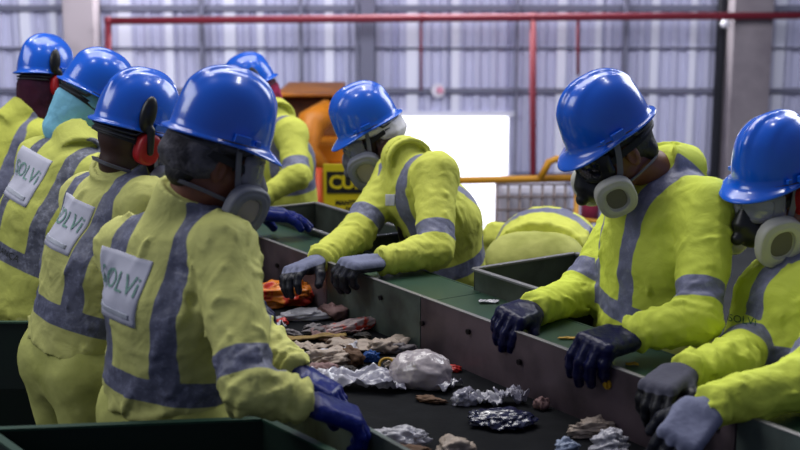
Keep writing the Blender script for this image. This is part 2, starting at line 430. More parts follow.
def ear_muff(parent, hc, R, s, cup='red', arm_up=.10):
    c = np.array([s*.098, -.008, .016])
    def f(p):
        q = p-c; r = (np.abs(q[:, 1]/.036)**2.5+np.abs(q[:, 2]/.046)**2.5)**(1/2.5)
        return smax((r-1)*.036, np.abs(q[:, 0])-.022, .014)
    o = lsdf('ear_muff', f, c-.06, c+.06, .0035, M[cup], parent, hc, R); o['label'] = 'red ear defender cup' if cup == 'red' else 'dark ear defender cup'
    def f2(p):
        q = p-c-np.array([-s*.022, 0, 0]); r = (np.abs(q[:, 1]/.033)**2.5+np.abs(q[:, 2]/.042)**2.5)**(1/2.5)
        return smax((r-1)*.033, np.abs(q[:, 0])-.008, .006)
    lsdf('ear_cushion', f2, c-.06, c+.06, .0035, M['black'], o, hc, R)
    def f3(p):
        d = ell(p, (s*.104, -.036, .112), (.018, .024, .052))
        return smin(d, cone(p, np.array([s*.122, -.010, .01]), np.array([s*.118, -.022, .07]), .010, .012), .012)
    lsdf('muff_arm', f3, c-[.06, .10, .05], c+[.06, .08, .17], .004, M['black'], o, hc, R)
    return o
# ------------------------------------------------------------------ gloves
def glove(parent, W, D, N, side, fore, m, curls=(25, 30, 20), thumb=.5, mode='palm', sc=1.05, h=.0032, spread=.06, name='glove'):
    D = nrm(D); N = nrm(np.asarray(N, float)-D*(np.asarray(N, float)@D)); T = np.cross(D, N)*(1 if side == 'R' else -1)
    W = np.asarray(W, float); fore = nrm(fore)
    segs = []
    offs = [.033, .011, -.011, -.031]; lens = [.074, .084, .078, .062]
    for i in range(4):
        b = W + sc*(D*(.098 - (.006 if i in (0,) else 0) - (.008 if i == 3 else 0)) + T*offs[i])
        dirl = nrm(D + T*spread*(1.5-i)); a = 0; L = lens[i]*sc
        extra = (i*5)
        for j, fr in enumerate((.45, .31, .24)):
            a += math.radians(curls[j]+extra*.5)
            d = dirl*math.cos(a)+N*math.sin(a); e = b+d*L*fr
            segs.append((b, e, .0122*sc*(1-.07*j), .0122*sc*(1-.07*(j+1)))); b = e
    b = W+sc*(D*.028+T*.030+N*.006); d1 = nrm(T*.62+D*.68+N*thumb); e = b+d1*.044*sc; segs.append((b, e, .0165*sc, .0135*sc))
    d2 = nrm(T*.25+D*.85+N*(thumb+.35)); e2 = e+d2*.034*sc; segs.append((e, e2, .0135*sc, .0115*sc))
    pr = np.stack([T, D, N], 1)
    cb = W-fore*.075
    def f(p):
        d = rbox(p, W+sc*(D*.055), (.044*sc, .053*sc, .0165*sc), .016*sc, pr)
        d = smin(d, ell(p, W+sc*(D*.045+T*.024+N*.010), (.02*sc, .034*sc, .016*sc), pr), .012)
        for i, (a, b_, ra, rb) in enumerate(segs): d = smin(d, cone(p, a, b_, ra, rb), .009 if i >= 12 else .005)
        d = smin(d, econe(p, cb, W+D*.02, .033, .0235, T, 1.25), .02)
        return d + .0010*rnoise(p, 160, 7)
    allp = np.array([cb, W]+[s[1] for s in segs]+[s[0] for s in segs])
    lo = allp.min(0)-.06; hi = allp.max(0)+.06
    if mode == 'palm': at = lambda V: np.minimum(-((V-W)@N)+.001, .105*sc+.02-((V-W)@D)*1.0)
    elif mode == 'tip': at = lambda V: .09*sc-((V-W)@D)
    else: at = lambda V: .012-((V-W)@D)
    return sdf_obj(name, f, lo, hi, h, m, parent, {'band': at})
# ------------------------------------------------------------------ people
def person(c):
    hc = c['hc']; R = head_frame(c['az'], c['pitch'], c.get('roll', 0)); N = c['neck']; Pv = c['pelvis']; SH = c['sh']; EL = c['el']; WR = c['wr']
    L = nrm(SH[1]-SH[0]); up = nrm(N-Pv); Fw = nrm(np.cross(up, L)); L = nrm(np.cross(Fw, up)); bk = c.get('bulk', 1.0); kr = c.get('wide', 1.42)
    res = c.get('res', .009)
    ft = c.get('feet')
    if ft is None:
        fh = np.array([Fw[0], Fw[1], 0]); fh = nrm(fh); base = Pv.copy(); base[2] = 0; base = base - np.array([0, 0, 0])
        ft = [base-L*[1, 1, 0]*.12, base+L*[1, 1, 0]*.12]
    fh = nrm(np.array([Fw[0], Fw[1], 0]))
    root = thing('person', c['label'], 'person', ((ft[0]+ft[1])/2*[1, 1, 0]))
    sb = Pv - up*.06    # seat centre
    hips = [sb-L*.095, sb+L*.095]
    knees = [(hips[i]+ft[i])/2+fh*.04 for i in (0, 1)]; ank = [ft[i]+[0, 0, .09] for i in (0, 1)]
    mid = (Pv+N)/2 - Fw*c.get('arch', .02)
    chest = N - up*.13 + Fw*c.get('chestf', 0.0)
    # ---- body
    neck_top = np.array([0, -.03, -.05])@R.T+hc
    def head(p):
        q = (p-hc)@R; aq = q.copy(); aq[:, 0] = np.abs(aq[:, 0])
        d = ell(q, (0, -.012, .032), (.076, .096, .084))
        d = smin(d, ell(q, (0, .03, -.03), (.060, .066, .083)), .03)
        d = smin(d, cone(aq, np.array([0, .062, -.096]), np.array([.042, .0, -.062]), .020, .022), .02)
        d = smin(d, cone(aq, np.array([.008, .090, .024]), np.array([.040, .078, .026]), .009, .010), .012)
        d = smin(d, cone(aq, np.array([.035, .070, -.028]), np.array([.055, .03, -.02]), .016, .012), .015)
        d = smax(d, -ell(aq, (.031, .100, .0), (.017, .016, .012)), .010)
        d = smin(d, cone(q, np.array([0, .094, .012]), np.array([0, .112, -.026]), .007, .011), .008)
        d = smin(d, ell(aq, (.012, .103, -.030), (.009, .010, .008)), .005)
        d = smin(d, np.minimum(cone(aq, np.array([0, .093, -.055]), np.array([.020, .086, -.057]), .0065, .004), cone(aq, np.array([0, .092, -.068]), np.array([.018, .086, -.066]), .0075, .004)), .005)
        ear = np.maximum(ell(aq, (.079, -.012, -.004), (.011, .019, .032)), -ell(aq, (.090, -.006, -.004), (.010, .010, .020)))
        return smin(d, ear, .006)
    def body(p):
        d = head(p)
        d = smin(d, cone(p, neck_top, N-up*.02, .054, .064), .02)
        t = econe(p, Pv, chest, .095*bk, .098*bk, L, 1.4)
        t = smin(t, smin(cone(p, N-up*.05, SH[0], .05, .05), cone(p, N-up*.05, SH[1], .05, .05), .03), .04)
        for i in (0, 1):
            t = smin(t, cone(p, SH[i], EL[i], .048, .040), .02); t = smin(t, cone(p, EL[i], WR[i], .040, .017), .015)
            t = smin(t, cone(p, hips[i], knees[i], .085, .06), .03); t = smin(t, cone(p, knees[i], ank[i], .055, .04), .02)
        return smin(d, t, .02)
    allp = np.array([hc, N, Pv]+list(SH)+list(EL)+list(WR)+hips+knees+ank)
    lo, hi = allp.min(0)-.16, allp.max(0)+.16; lo[2] = max(lo[2], -.01)
    hres = c.get('hres', .006)
    bo = sdf_obj('body', body, lo, hi, hres, c['skin'], root); bo['label'] = c.get('blabel', 'bare face and neck')
    for s in (-1, 1):
        mb = bmesh.new(); bmesh.ops.create_uvsphere(mb, u_segments=14, v_segments=10, radius=.0118)
        V = np.array([v.co[:] for v in mb.verts])+np.array([s*.031, .080, 0]); Fc = [[v.index for v in f.verts] for f in mb.faces]; mb.free()
        pymesh('eye', V@R.T+hc, Fc, M['eye'], bo)
    # ---- jacket
    hem = Pv - up*c.get('hem', .10); rs = c.get('sleeve', 1.0); seed = c.get('seed', 1)
    E2 = [WR[i]-nrm(WR[i]-EL[i])*.018 for i in (0, 1)]
    nd = nrm(neck_top-N)
    b1 = Pv - up*.14; SD_ = nrm(np.cross(L, up))
    def torso(p):
        d = smin(econe(p, b1, mid, .132*bk, .132*bk, L, kr), econe(p, mid, chest, .132*bk, .118*bk, L, kr*1.03), .03)
        y = smin(cone(p, N-up*.055, SH[0]+up*.0, .070, .068), cone(p, N-up*.055, SH[1], .070, .068), .03)
        d = smin(d, y, .07)
        return np.maximum(d, -((p-hem)@up))
    def sleeve(p, i):
        d = cone(p, SH[i], EL[i], .078*rs, .064*rs)
        return smin(d, smax(cone(p, EL[i], E2[i], .064*rs, .050*rs), (p-E2[i])@nrm(E2[i]-EL[i])-.02, .01), .03)
    def collar(p):
        q = p-N; hgt = q@nd; lat = q@L; fw = q@Fw
        base_ = cone(p, N-up*.06, N+nd*.012, .088, .074)
        cc = np.abs(cone(p, N-nd*.05+nd*0, N+nd*.10, .080, .074))-.0085
        d = np.maximum(np.maximum(cc, hgt-.06), -hgt-.05)
        return smin(base_, np.maximum(d, np.where(fw > 0, .012+np.maximum(hgt, -.02)*.6-np.abs(lat), -1)), .012)
    wa = c.get('wr_amp', 1.0)
    def jacket(p):
        t = torso(p); d = t
        for i in (0, 1): d = smin(d, sleeve(p, i), .045)
        d = smin(d, collar(p), .012)
        m = np.abs(d) < .05; w = np.zeros(len(p)); q = p[m]
        ww = .0050*rnoise(q, 22, seed) + .0028*rnoise(q, 62, seed+1)
        for fd, fr, sd, am in ((nrm(up+.45*L), 46, 31, .0085), (nrm(up-.8*L+.3*Fw), 58, 32, .0060), (nrm(L+.2*up), 50, 33, .0040)):
            rr = rnoise(q-np.outer(q@fd, fd)*.78, fr, seed+sd); ww += am*np.maximum(rr-.12, 0)**1.2*2
        for i in (0, 1):
            sd_ = np.minimum(cone(q, SH[i], EL[i], .06, .05), cone(q, EL[i], WR[i], .05, .04)); ax = nrm(WR[i]-SH[i]); g2 = np.clip(1-(sd_-.01)/.03, 0, 1)
            cd = nrm(np.cross(ax, up)+.5*ax); rr = rnoise(q-np.outer(q@cd, cd)*.7, 62, seed+41+i); ww += g2*.0090*np.maximum(rr-.05, 0)**1.2*2
        for i in (0, 1):
            de = np.linalg.norm(q-EL[i], axis=1); g = np.exp(-(de/.11)**2)
            ax = nrm(WR[i]-SH[i]); s = (q-EL[i])@ax
            ww += g*.0105*rnoise(q+np.outer(s, ax)*1.8, 42, seed+5+i)
            dw = np.linalg.norm(q-E2[i], axis=1); ax = nrm(WR[i]-EL[i]); s = (q-E2[i])@ax
            ww += np.exp(-(dw/.08)**2)*.006*np.sin(s*150+3*np.sin((q@L)*40))
            ds = np.linalg.norm(q-SH[i]+up*.08, axis=1); ww += np.exp(-(ds/.09)**2)*.006*rnoise(q, 50, seed+9+i)
        h_ = (q-Pv)@up; ww += np.exp(-((h_+.05)/.10)**2)*.007*rnoise(q*[1, 1, 1]+np.outer(h_, up)*1.2, 40, seed+12)
        cf = np.clip((collar(q)-.004)/.02, 0, 1); w[m] = ww*wa*cf
        return d - w
    def bandf(V):
        t = torso(V); s0, s1 = sleeve(V, 0), sleeve(V, 1); sd = np.minimum(s0, s1)
        hh = (V-Pv)@up; lat = (V-(Pv+N)/2)@L; wd = c.get('bw', .027); bh = c.get('bh', .13); bx = c.get('bx', .108)
        tb = np.abs(hh-bh)-wd
        if c.get('bh2') is not None: tb = np.minimum(tb, np.abs(hh-c['bh2'])-wd)
        vb = np.maximum(np.abs(np.abs(lat)-bx)-wd, -(hh-bh))
        tb = np.minimum(tb, vb)
        sb_ = np.full(len(V), 1.)
        for i in (0, 1):
            ab = EL[i]-SH[i]; tt = (V-SH[i])@ab/(ab@ab); ln = np.linalg.norm(ab)
            v = np.abs(tt-c.get('sb', .80))*ln-wd*1.05
            si = (s0, s1)[i]; f_ = cone(V, EL[i], E2[i], .064*rs, .05*rs); u_ = cone(V, SH[i], EL[i], .078*rs, .064*rs)
            sb_ = np.minimum(sb_, np.maximum(np.maximum(v, si-(s1, s0)[i]), (u_-f_)*.5-.012))
        return np.minimum(np.maximum(tb, (t-sd)), np.maximum(sb_, (sd-t)))
    allj = np.array([N, hc*0+N+nd*.08, Pv, hem]+list(SH)+list(EL)+E2)
    lo, hi = allj.min(0)-.22, allj.max(0)+.22
    jk = sdf_obj('jacket', jacket, lo, hi, res, c['jm'], root, {'band': bandf})
    # ---- trousers and boots
    def trous(p):
        d = econe(p, sb+up*.06, sb-up*.0, .118*bk, .125*bk, L, 1.38)
        for i in (0, 1):
            k = cone(p, hips[i], knees[i], .115*bk, .085); k = smin(k, cone(p, knees[i], ank[i]+[0, 0, .02], .085, .075), .03); d = smin(d, k, .03 if i else .05)
        m = np.abs(d) < .04; w = np.zeros(len(p)); w[m] = .005*rnoise(p[m], 34, seed+20)
        return np.maximum(d-w, (p-(Pv+up*.03))@up)
    al = np.array([sb+up*.1]+hips+knees+ank)
    lo, hi = al.min(0)-.2, al.max(0)+.2; lo[2] = .06
    sdf_obj('trousers', trous, lo, hi, max(res, .011), M['tr'], root)
    for i in (0, 1):
        a = ft[i]
        def f(p, a=a):
            d = smin(cone(p, a+[0, 0, .05], a+fh*.16+[0, 0, .04], .052, .046), cone(p, a+[0, 0, .05], a+[0, 0, .17], .052, .058), .02)
            return np.maximum(d, -p[:, 2]+.001)
        sdf_obj('boot', f, np.minimum(a, a+fh*.16)-[.09, .09, .02], np.maximum(a, a+fh*.16)+[.09, .09, .26], .012, M['boot'], root)
    # ---- gloves
    for i in (0, 1):
        g = c['gl'][i]
        if g is None: continue
        k = dict(g); K = k.pop('to'); n = k.pop('n')
        go = glove(root, WR[i], K-WR[i], n, 'LR'[i], WR[i]-EL[i], **k)
    helmet(root, hc, R, c.get('hscale', .95))
    if c.get('resp'): respirator(root, hc, R, c['resp'], c.get('rres', .0036), c.get('rk', 1.0))
    if c.get('gog') is not None: goggles(root, hc, R, c['gog'])
    if c.get('muff'):
        for s in c['muff']: ear_muff(root, hc, R, s, c.get('cup', 'red'))
    hv = c.get('hair')
    if hv:
        def f(p):
            d = ell(p, (0, -.016, .034), (.083, .102, .090))
            d = np.maximum(d, .0 + (p[:, 1]-.045-.5*(p[:, 2]-.03)))
            d = np.maximum(d, -(p[:, 2]+.055+.35*(-p[:, 1]-.03)))
            d = smin(d, ell(p, (0, -.075, -.03), (.060, .034, .045)), .02)
            q = p.copy(); q[:, 0] = np.abs(q[:, 0]); d = np.maximum(d, -ell(q, (.085, -.002, -.008), (.03, .03, .042)))
            return d + .0015*rnoise(p, 150, 3)
        lsdf('hair', f, (-.11, -.14, -.12), (.11, .12, .15), .004, M['hair'], root, hc, R)
    cv = c.get('cover')
    if cv:
        kind, cm = cv
        def f(p):
            if kind == 'net':
                d = ell(p, (0, -.052, .015), (.094, .088, .070))
                d = smin(d, ell(p, (0, .0, .052), (.095, .105, .03)), .02)
                d = np.maximum(d, (p[:, 1]-.075)); q = p.copy(); q[:, 0] = np.abs(q[:, 0]); d = smax(d, -ell(q, (.09, .012, -.022), (.04, .035, .045)), .01)
                return d - .006*rnoise(p, 52, 4) - .002*rnoise(p, 120, 5)
            d = ell(p, (0, -.02, .0), (.094, .108, .105)); d = smin(d, cone(p, np.array([0, -.02, -.05]), np.array([0, -.035, -.10]), .080, .078), .04); d = np.maximum(d, p[:, 2]-.085)
            if kind == 'hood': d = smax(d, -ell(p, (0, .13, -.01), (.06, .07, .06)), .01)
            return d - .005*rnoise(p, 46, 6) - .0015*rnoise(p, 120, 7)
        lo_, hi_ = (-.14, -.2, -.26), (.14, .14, .16)
        o = lsdf({'net': 'hair_net', 'hood': 'cloth_hood', 'full': 'cloth_hood'}[kind], f, lo_, hi_, .0045, M[cm], root, hc, R)
    return root, jk, dict(L=L, up=up, Fw=Fw, N=N, Pv=Pv, R=R, hc=hc)
# ------------------------------------------------------------------ prints laid on cloth
def bvh_of(o):
    me = o.data; off = base_of(o.parent) if o.parent else Vector()
    vs = [v.co+off for v in me.vertices]; return BVHTree.FromPolygons(vs, [list(p.vertices) for p in me.polygons])
def project(bv, O, rx, ry, dn, xy, off):
    O = Vector(O); rx = Vector(rx).normalized(); ry = Vector(ry).normalized(); dn = Vector(dn).normalized(); out = []; last = None
    for x, y in xy:
        s = O+rx*x+ry*y-dn*.35; h = bv.ray_cast(s, dn, 1.0)
        q = h[0] if h[0] is not None else (O+rx*x+ry*y)
        out.append(np.array(q-dn*off))
    return out
def patch(parent, bv, O, rx, ry, dn, w, h, m, off=.003, name='logo_patch'):
    nx, ny = 22, 14; xy = [(w*(i/nx-.5), h*(j/ny-.5)) for j in range(ny+1) for i in range(nx+1)]
    V = project(bv, O, rx, ry, dn, xy, off)
    V2 = project(bv, O, rx, ry, dn, xy, off-.004)
    k = len(V); F = [(j*(nx+1)+i, j*(nx+1)+i+1, (j+1)*(nx+1)+i+1, (j+1)*(nx+1)+i) for j in range(ny) for i in range(nx)]
    F2 = [tuple(a+k for a in reversed(f)) for f in F]
    bd = [i for i in range(nx+1)]+[j*(nx+1)+nx for j in range(1, ny+1)]+[ny*(nx+1)+i for i in range(nx-1, -1, -1)]+[j*(nx+1) for j in range(ny-1, 0, -1)]
    F3 = [(bd[i]+k, bd[(i+1) % len(bd)]+k, bd[(i+1) % len(bd)], bd[i]) for i in range(len(bd))]
    return pymesh(name, V+V2, F+F2+F3, m, parent)
def text_geo(s, size, space=1.0, bold=0.0):
    cu = bpy.data.curves.new('text', 'FONT'); cu.body = s; cu.size = size; cu.align_x = 'CENTER'; cu.align_y = 'CENTER'; cu.resolution_u = 3; cu.space_character = space; cu.offset = bold
    o = bpy.data.objects.new('text', cu); col.objects.link(o); dg = bpy.context.evaluated_depsgraph_get()
    me = bpy.data.meshes.new_from_object(o.evaluated_get(dg)); bpy.data.objects.remove(o); bpy.data.curves.remove(cu)
    bm = bmesh.new(); bm.from_mesh(me); bpy.data.meshes.remove(me)
    bmesh.ops.triangulate(bm, faces=bm.faces)
    for _ in range(3):
        es = [e for e in bm.edges if e.calc_length() > size*.16]
        if not es: break
        bmesh.ops.subdivide_edges(bm, edges=es, cuts=1); bmesh.ops.triangulate(bm, faces=bm.faces)
    V = [v.co[:2] for v in bm.verts]; F = [[v.index for v in f.verts] for f in bm.faces]; bm.free(); return V, F
def text_on(parent, bv, O, rx, ry, dn, s, size, m, off=.006, name='lettering', slash=None, space=1.0, bold=0.0):
    V, F = text_geo(s, size, space, bold)
    if slash:   # stroke through the letter O
        x0, x1 = slash; k = len(V); n = 6; r = size*.03
        for i in range(n+1):
            t = i/n; x = x0+(x1-x0)*t; y = (-.40+.80*t)*size; V += [(x-r, y), (x+r, y)]
        F = list(F)+[(k+2*i, k+2*i+1, k+2*i+3, k+2*i+2) for i in range(n)]
    W = project(bv, O, rx, ry, dn, V, off)
    return pymesh(name, W, F, m, parent, False)
# ------------------------------------------------------------------ people, placed
D_ = dict
pal = lambda x, y, z: np.array([x, y, z], float)
down = pal(0, 0, -1)
def mk(**c): return person(c)
# worker in front, seen from behind, grey respirator
r1, j1, i1 = mk(label='worker nearest the camera, seen from behind, grey respirator, leaning over the belt',
    hc=P(214, 163, 2.98), az=64, pitch=18, roll=4, skin=M['skin'], jm=M['jk_worn'],
    neck=P(184, 213, 3.0), pelvis=P(170, 398, 3.08), sh=[P(130, 250, 3.10), P(222, 248, 2.90)],
    el=[P(262, 345, 3.3), P(248, 388, 2.74)], wr=[P(300, 375, 3.2), P(310, 403, 2.78)],
    gl=[D_(to=P(330, 392, 3.18), n=down, m=M['glove_blue'], mode='all'), D_(to=P(344, 415, 2.80), n=pal(.2, .1, -1), m=M['glove_blue'], mode='all', curls=(35, 35, 25), sc=1.15)],
    resp='grey', gog=0, cover=('net', 'net_g'), hair=True, seed=3, bh=.06, bx=.10, sb=.86, hem=.03, sleeve=1.02, rres=.003, res=.0062, hres=.005, wide=1.35, bw=.03, wr_amp=1.25, rk=1.06)
r2, j2, i2 = mk(label='worker second in the left row, back to camera, red ear defender on blue hard hat',
    hc=P(131, 148, 3.6), az=48, pitch=16, roll=6, skin=M['skin_d'], jm=M['jk_worn'],
    neck=P(123, 178, 3.62), pelvis=P(78, 345, 3.66), sh=[P(88, 200, 3.74), P(148, 206, 3.5)],
    el=[P(170, 270, 4.0), P(190, 300, 3.55)], wr=[P(230, 300, 3.9), P(255, 330, 3.6)],
    gl=[D_(to=P(250, 305, 3.9), n=down, m=M['glove_navy'], mode='all'), D_(to=P(275, 345, 3.6), n=down, m=M['glove_navy'], mode='all')],
    resp='grey', gog=0, muff=(1,), seed=13, bh=.10, bx=.105, hem=.02, bulk=1.0, res=.0072, wide=1.35, bw=.03)
r3, j3, i3 = mk(label='worker third in the left row, light blue cloth hood under blue hard hat',
    hc=P(86, 109, 4.6), az=62, pitch=30, roll=4, skin=M['skin_d'], jm=M['jk_mott'],
    neck=P(78, 146, 4.5), pelvis=P(30, 295, 4.55), sh=[P(40, 160, 4.6), P(102, 178, 4.4)],
    el=[P(150, 210, 4.85), P(160, 225, 4.45)], wr=[P(205, 218, 4.95), P(250, 212, 4.7)],
    gl=[D_(to=P(222, 222, 4.95), n=down, m=M['glove_navy'], mode='all'), D_(to=P(272, 214, 4.72), n=down, m=M['glove_blue'], mode='all', curls=(8, 10, 8), sc=1.35)],
    cover=('hood', 'hood_b'), gog=1, seed=23, bh=.14, bx=.108, hem=.12, res=.01, hres=.008, bulk=1.08, wide=1.55, bw=.03)
r4, j4, i4 = mk(label='worker farthest left in the photo, maroon cloth hood under blue hard hat',
    hc=P(46, 90, 5.25), az=40, pitch=10, roll=-4, skin=M['skin_d'], jm=M['jk_mid'],
    neck=P(20, 120, 5.2), pelvis=P(-8, 250, 5.25), sh=[P(-14, 138, 5.3), P(40, 140, 5.15)],
    el=[P(0, 190, 5.5), P(80, 190, 5.3)], wr=[P(60, 215, 5.6), P(115, 205, 5.5)],
    gl=[D_(to=P(75, 215, 5.6), n=down, m=M['glove_navy'], mode='all', h=.005), D_(to=P(130, 208, 5.55), n=down, m=M['glove_navy'], mode='all', h=.005)],
    cover=('full', 'hood_m'), muff=(1,), seed=33, bh=.14, hem=.12, res=.011, hres=.008)
r5, j5, i5 = mk(label='worker far away before the orange machine, pink hood under blue hard hat',
    hc=P(257, 96, 6.5), az=262, pitch=25, roll=-4, skin=M['skin_d'], jm=M['jk_mid'],
    neck=P(277, 116, 6.25), pelvis=P(290, 205, 6.4), sh=[P(292, 134, 6.08), P(268, 128, 6.4)],
    el=[P(297, 176, 5.95), P(258, 170, 6.4)], wr=[P(262, 198, 5.9), P(240, 190, 6.2)],
    gl=[D_(to=P(250, 204, 5.85), n=down, m=M['glove_grey'], h=.005), D_(to=P(230, 196, 6.15), n=down, m=M['glove_grey'], h=.005)],
    cover=('full', 'hood_p'), muff=(-1,), cup='black', seed=43, bh=.12, hem=.12, res=.012, hres=.009, rres=.005, wide=1.3)
# centre worker
r6, j6, i6 = mk(label='worker in the middle reaching for the orange wrapper, white hair net under blue hard hat',
    hc=P(374, 140, 4.8), az=262, pitch=26, roll=-3, skin=M['skin_d'], jm=M['jk_mid'],
    neck=P(407, 160, 4.55), pelvis=P(444, 284, 4.75), sh=[P(436, 174, 4.4), P(400, 168, 4.74)],
    el=[P(436, 250, 4.24), P(356, 234, 4.52)], wr=[P(378, 262, 4.12), P(317, 262, 4.28)],
    gl=[D_(to=P(345, 266, 4.04), n=pal(-.25, -.1, -1), m=M['glove_grey'], curls=(48, 40, 30), thumb=.6, sc=1.22),
        D_(to=P(291, 272, 4.18), n=pal(-.1, -.5, -1), m=M['glove_grey'], curls=(25, 35, 25), thumb=.5, sc=1.2)],
    resp='grey', gog=0, cover=('net', 'net_w'), seed=53, bh=.115, bx=.10, sb=.80, arch=.05, hem=.12, res=.007, wide=1.35, bulk=1.1, rk=1.28)
# right worker
r7, j7, i7 = mk(label='worker right of centre with off-white respirator, navy gloves resting on the steel rail',
    hc=P(616, 151, 3.42), az=256, pitch=29, roll=-4, skin=M['skin'], jm=M['jk_bright'],
    neck=P(672, 172, 3.52), pelvis=P(654, 318, 3.62), sh=[P(708, 208, 3.34), P(636, 204, 3.82)],
    el=[P(698, 318, 3.20), P(580, 294, 3.74)], wr=[P(626, 336, 3.22), P(532, 310, 3.54)],
    gl=[D_(to=P(594, 346, 3.13), n=pal(-.35, -.1, -1), m=M['glove_navy'], mode='all', curls=(58, 30, 18), thumb=.6, sc=1.36),
        D_(to=P(508, 318, 3.45), n=pal(-.5, -.1, -1), m=M['glove_navy'], mode='all', curls=(62, 25, 15), thumb=.6, sc=1.15)],
    resp='white', gog=2, hair=True, seed=63, bh=.045, bx=.10, sb=.80, hem=.14, res=.0062, hres=.0048, rres=.0028, wide=1.42, bw=.028, arch=-.01, chestf=.025, bulk=1.17)
r8, j8, i8 = mk(label='worker at the right edge with clear goggles, red ear defender and small green chest logo',
    hc=P(775, 198, 3.3), az=238, pitch=11, roll=-3, skin=M['skin'], jm=M['jk_bright'],
    neck=P(797, 256, 3.34), pelvis=P(782, 385, 3.32), sh=[P(862, 296, 3.08), P(776, 306, 3.70)],
    el=[P(806, 382, 2.82), P(732, 366, 3.04)], wr=[P(705, 406, 2.74), P(682, 371, 2.94)],
    gl=[D_(to=P(681, 438, 2.69), n=pal(-.55, -.25, -.8), m=M['glove_grey'], curls=(40, 30, 20), sc=1.15),
        D_(to=P(655, 391, 2.86), n=pal(-.45, -.5, -.8), m=M['glove_dk'], curls=(46, 26, 18), thumb=.3, sc=1.15, spread=.12)],
    resp='white', gog=0, muff=(-1,), seed=73, bh=.07, bx=.10, sb=.78, hem=.12, res=.0065, hres=.005, rres=.003, bw=.03, bulk=1.1, chestf=.02, wide=1.5, rk=1.15)
r9, j9, i9 = mk(label='worker bent double behind the middle sorting chute, only the back of the hi-vis clothes showing',
    hc=P(572, 283, 5.95), az=30, pitch=80, roll=0, skin=M['skin_d'], jm=M['jk_mid'],
    neck=P(556, 246, 5.82), pelvis=P(538, 261, 5.42), sh=[P(518, 246, 5.9), P(592, 246, 5.75)],
    el=[P(496, 236, 5.75), P(596, 250, 5.95)], wr=[P(500, 290, 5.9), P(610, 300, 6.0)],
    gl=[D_(to=P(500, 310, 5.9), n=pal(0, -1, 0), m=M['glove_grey'], h=.006), D_(to=P(610, 320, 6.0), n=pal(0, -1, 0), m=M['glove_grey'], h=.006)],
    seed=83, bh=.16, bx=.10, hem=.0, res=.010, hres=.009, bulk=1.1, wide=1.45, arch=.06)
M['strip'] = mat('patch_underline', S(168, 172, 184), .8)
# prints on the jackets
def back_logo(r, j, i, px, py, d, w, h, tw, slope=0, sub=True, patchm='patch'):
    bv = bvh_of(j); O = P(px, py, d); L = i['L']; up = i['up']; dn = i['Fw']
    c_, s_ = math.cos(slope), math.sin(slope); rx = L*c_+up*s_; ry = up*c_-L*s_
    pa = patch(j, bv, O, rx, ry, dn, w, h, M[patchm]); pa['label'] = 'pale reflective logo patch on the back'
    lt = text_on(j, bv, O+ry*h*.08, rx, ry, dn, 'SOLVi', tw, M['ink'], .0055, slash=(-.86*tw, -.42*tw)); lt['label'] = 'green company lettering'
    if sub: patch(j, bv, O-ry*h*.36, rx, ry, dn, w*.8, h*.07, M['strip'], .0055, 'logo_underline')
back_logo(r1, j1, i1, 133, 284, 3.0, .19, .155, .066)
back_logo(r2, j2, i2, 82, 226, 3.6, .19, .15, .066)
back_logo(r3, j3, i3, 36, 178, 4.5, .22, .18, .074)
t_ = text_on(j3, bvh_of(j3), P(18, 252, 4.5), i3['L'], i3['up'], i3['Fw'], 'SEGURANÇA', .034, M['ink3'], .004, space=1.1)
t_ = text_on(j8, bvh_of(j8), P(742, 320, 3.2), nrm(pal(.95, -.25, -.10)), pal(0, 0, 1), nrm(P(742, 320, 3.2)-pal(0, 0, CH)), 'SOLVi', .028, M['ink2'], .004)
t_['label'] = 'small dark green chest lettering'
O_ = P(390, 200, 4.5); rd_ = nrm(O_-pal(0, 0, CH))
em = patch(j6, bvh_of(j6), O_, pal(1, 0, 0), pal(0, 0, 1), rd_, .034, .042, M['patch'], .003, 'chest_emblem'); em['label'] = 'small pale chest emblem'
# ------------------------------------------------------------------ conveyor and chutes
M['steel_p'] = mat('rail_steel_brown', S(100, 86, 94), .42, .25, var=(7, S(66, 56, 62), .4, .68), bump=(60, .15, .002))
M['steel_g'] = mat('rail_steel_green', S(92, 104, 100), .5, .2, var=(9, S(62, 66, 64), .4, .7), bump=(60, .15, .002))
M['green'] = mat('painted_green', S(38, 66, 52), .38, .0, var=(5, S(40, 62, 46), .45, .75))
M['green_d'] = mat('dark_green_with_shade', S(14, 34, 26), .5, .0, var=(5, S(20, 30, 26), .45, .75))  # green darkened to carry the shade inside the chutes; also bed frame, legs
M['chute'] = mat('chute_steel', S(92, 100, 92), .45, .4, var=(9, S(70, 74, 66), .4, .7))
M['edge'] = mat('pale_edge', S(140, 138, 140), .4, .5)  # pale grey strip, lighter than the rail and chute faces
M['belt'] = mat('belt_rubber', S(12, 14, 19), .85, spec=.15, var=(14, S(22, 24, 28), .45, .8), bump=(80, .3, .002))
M['bolt'] = mat('bolt_dark', S(30, 26, 30), .4, .6)
M['bolt_y'] = mat('bolt_yellow', S(190, 150, 40), .5, .3)
M['deck'] = mat('deck_steel', S(44, 46, 48), .7, .2, var=(3, S(30, 30, 32), .4, .7))
belt = thing('conveyor_belt', 'conveyor between the two rows of workers, dark rubber belt and brown steel rail', 'conveyor', B(0, .33, 0)*[1, 1, 0])
U0, U1 = -1.6, 5.2
mb = MB(); mb.bbox(U0, U1, -.66, -.012, .765, .785, .002); mb.out('rubber_belt', M['belt'], belt)
JO = .63
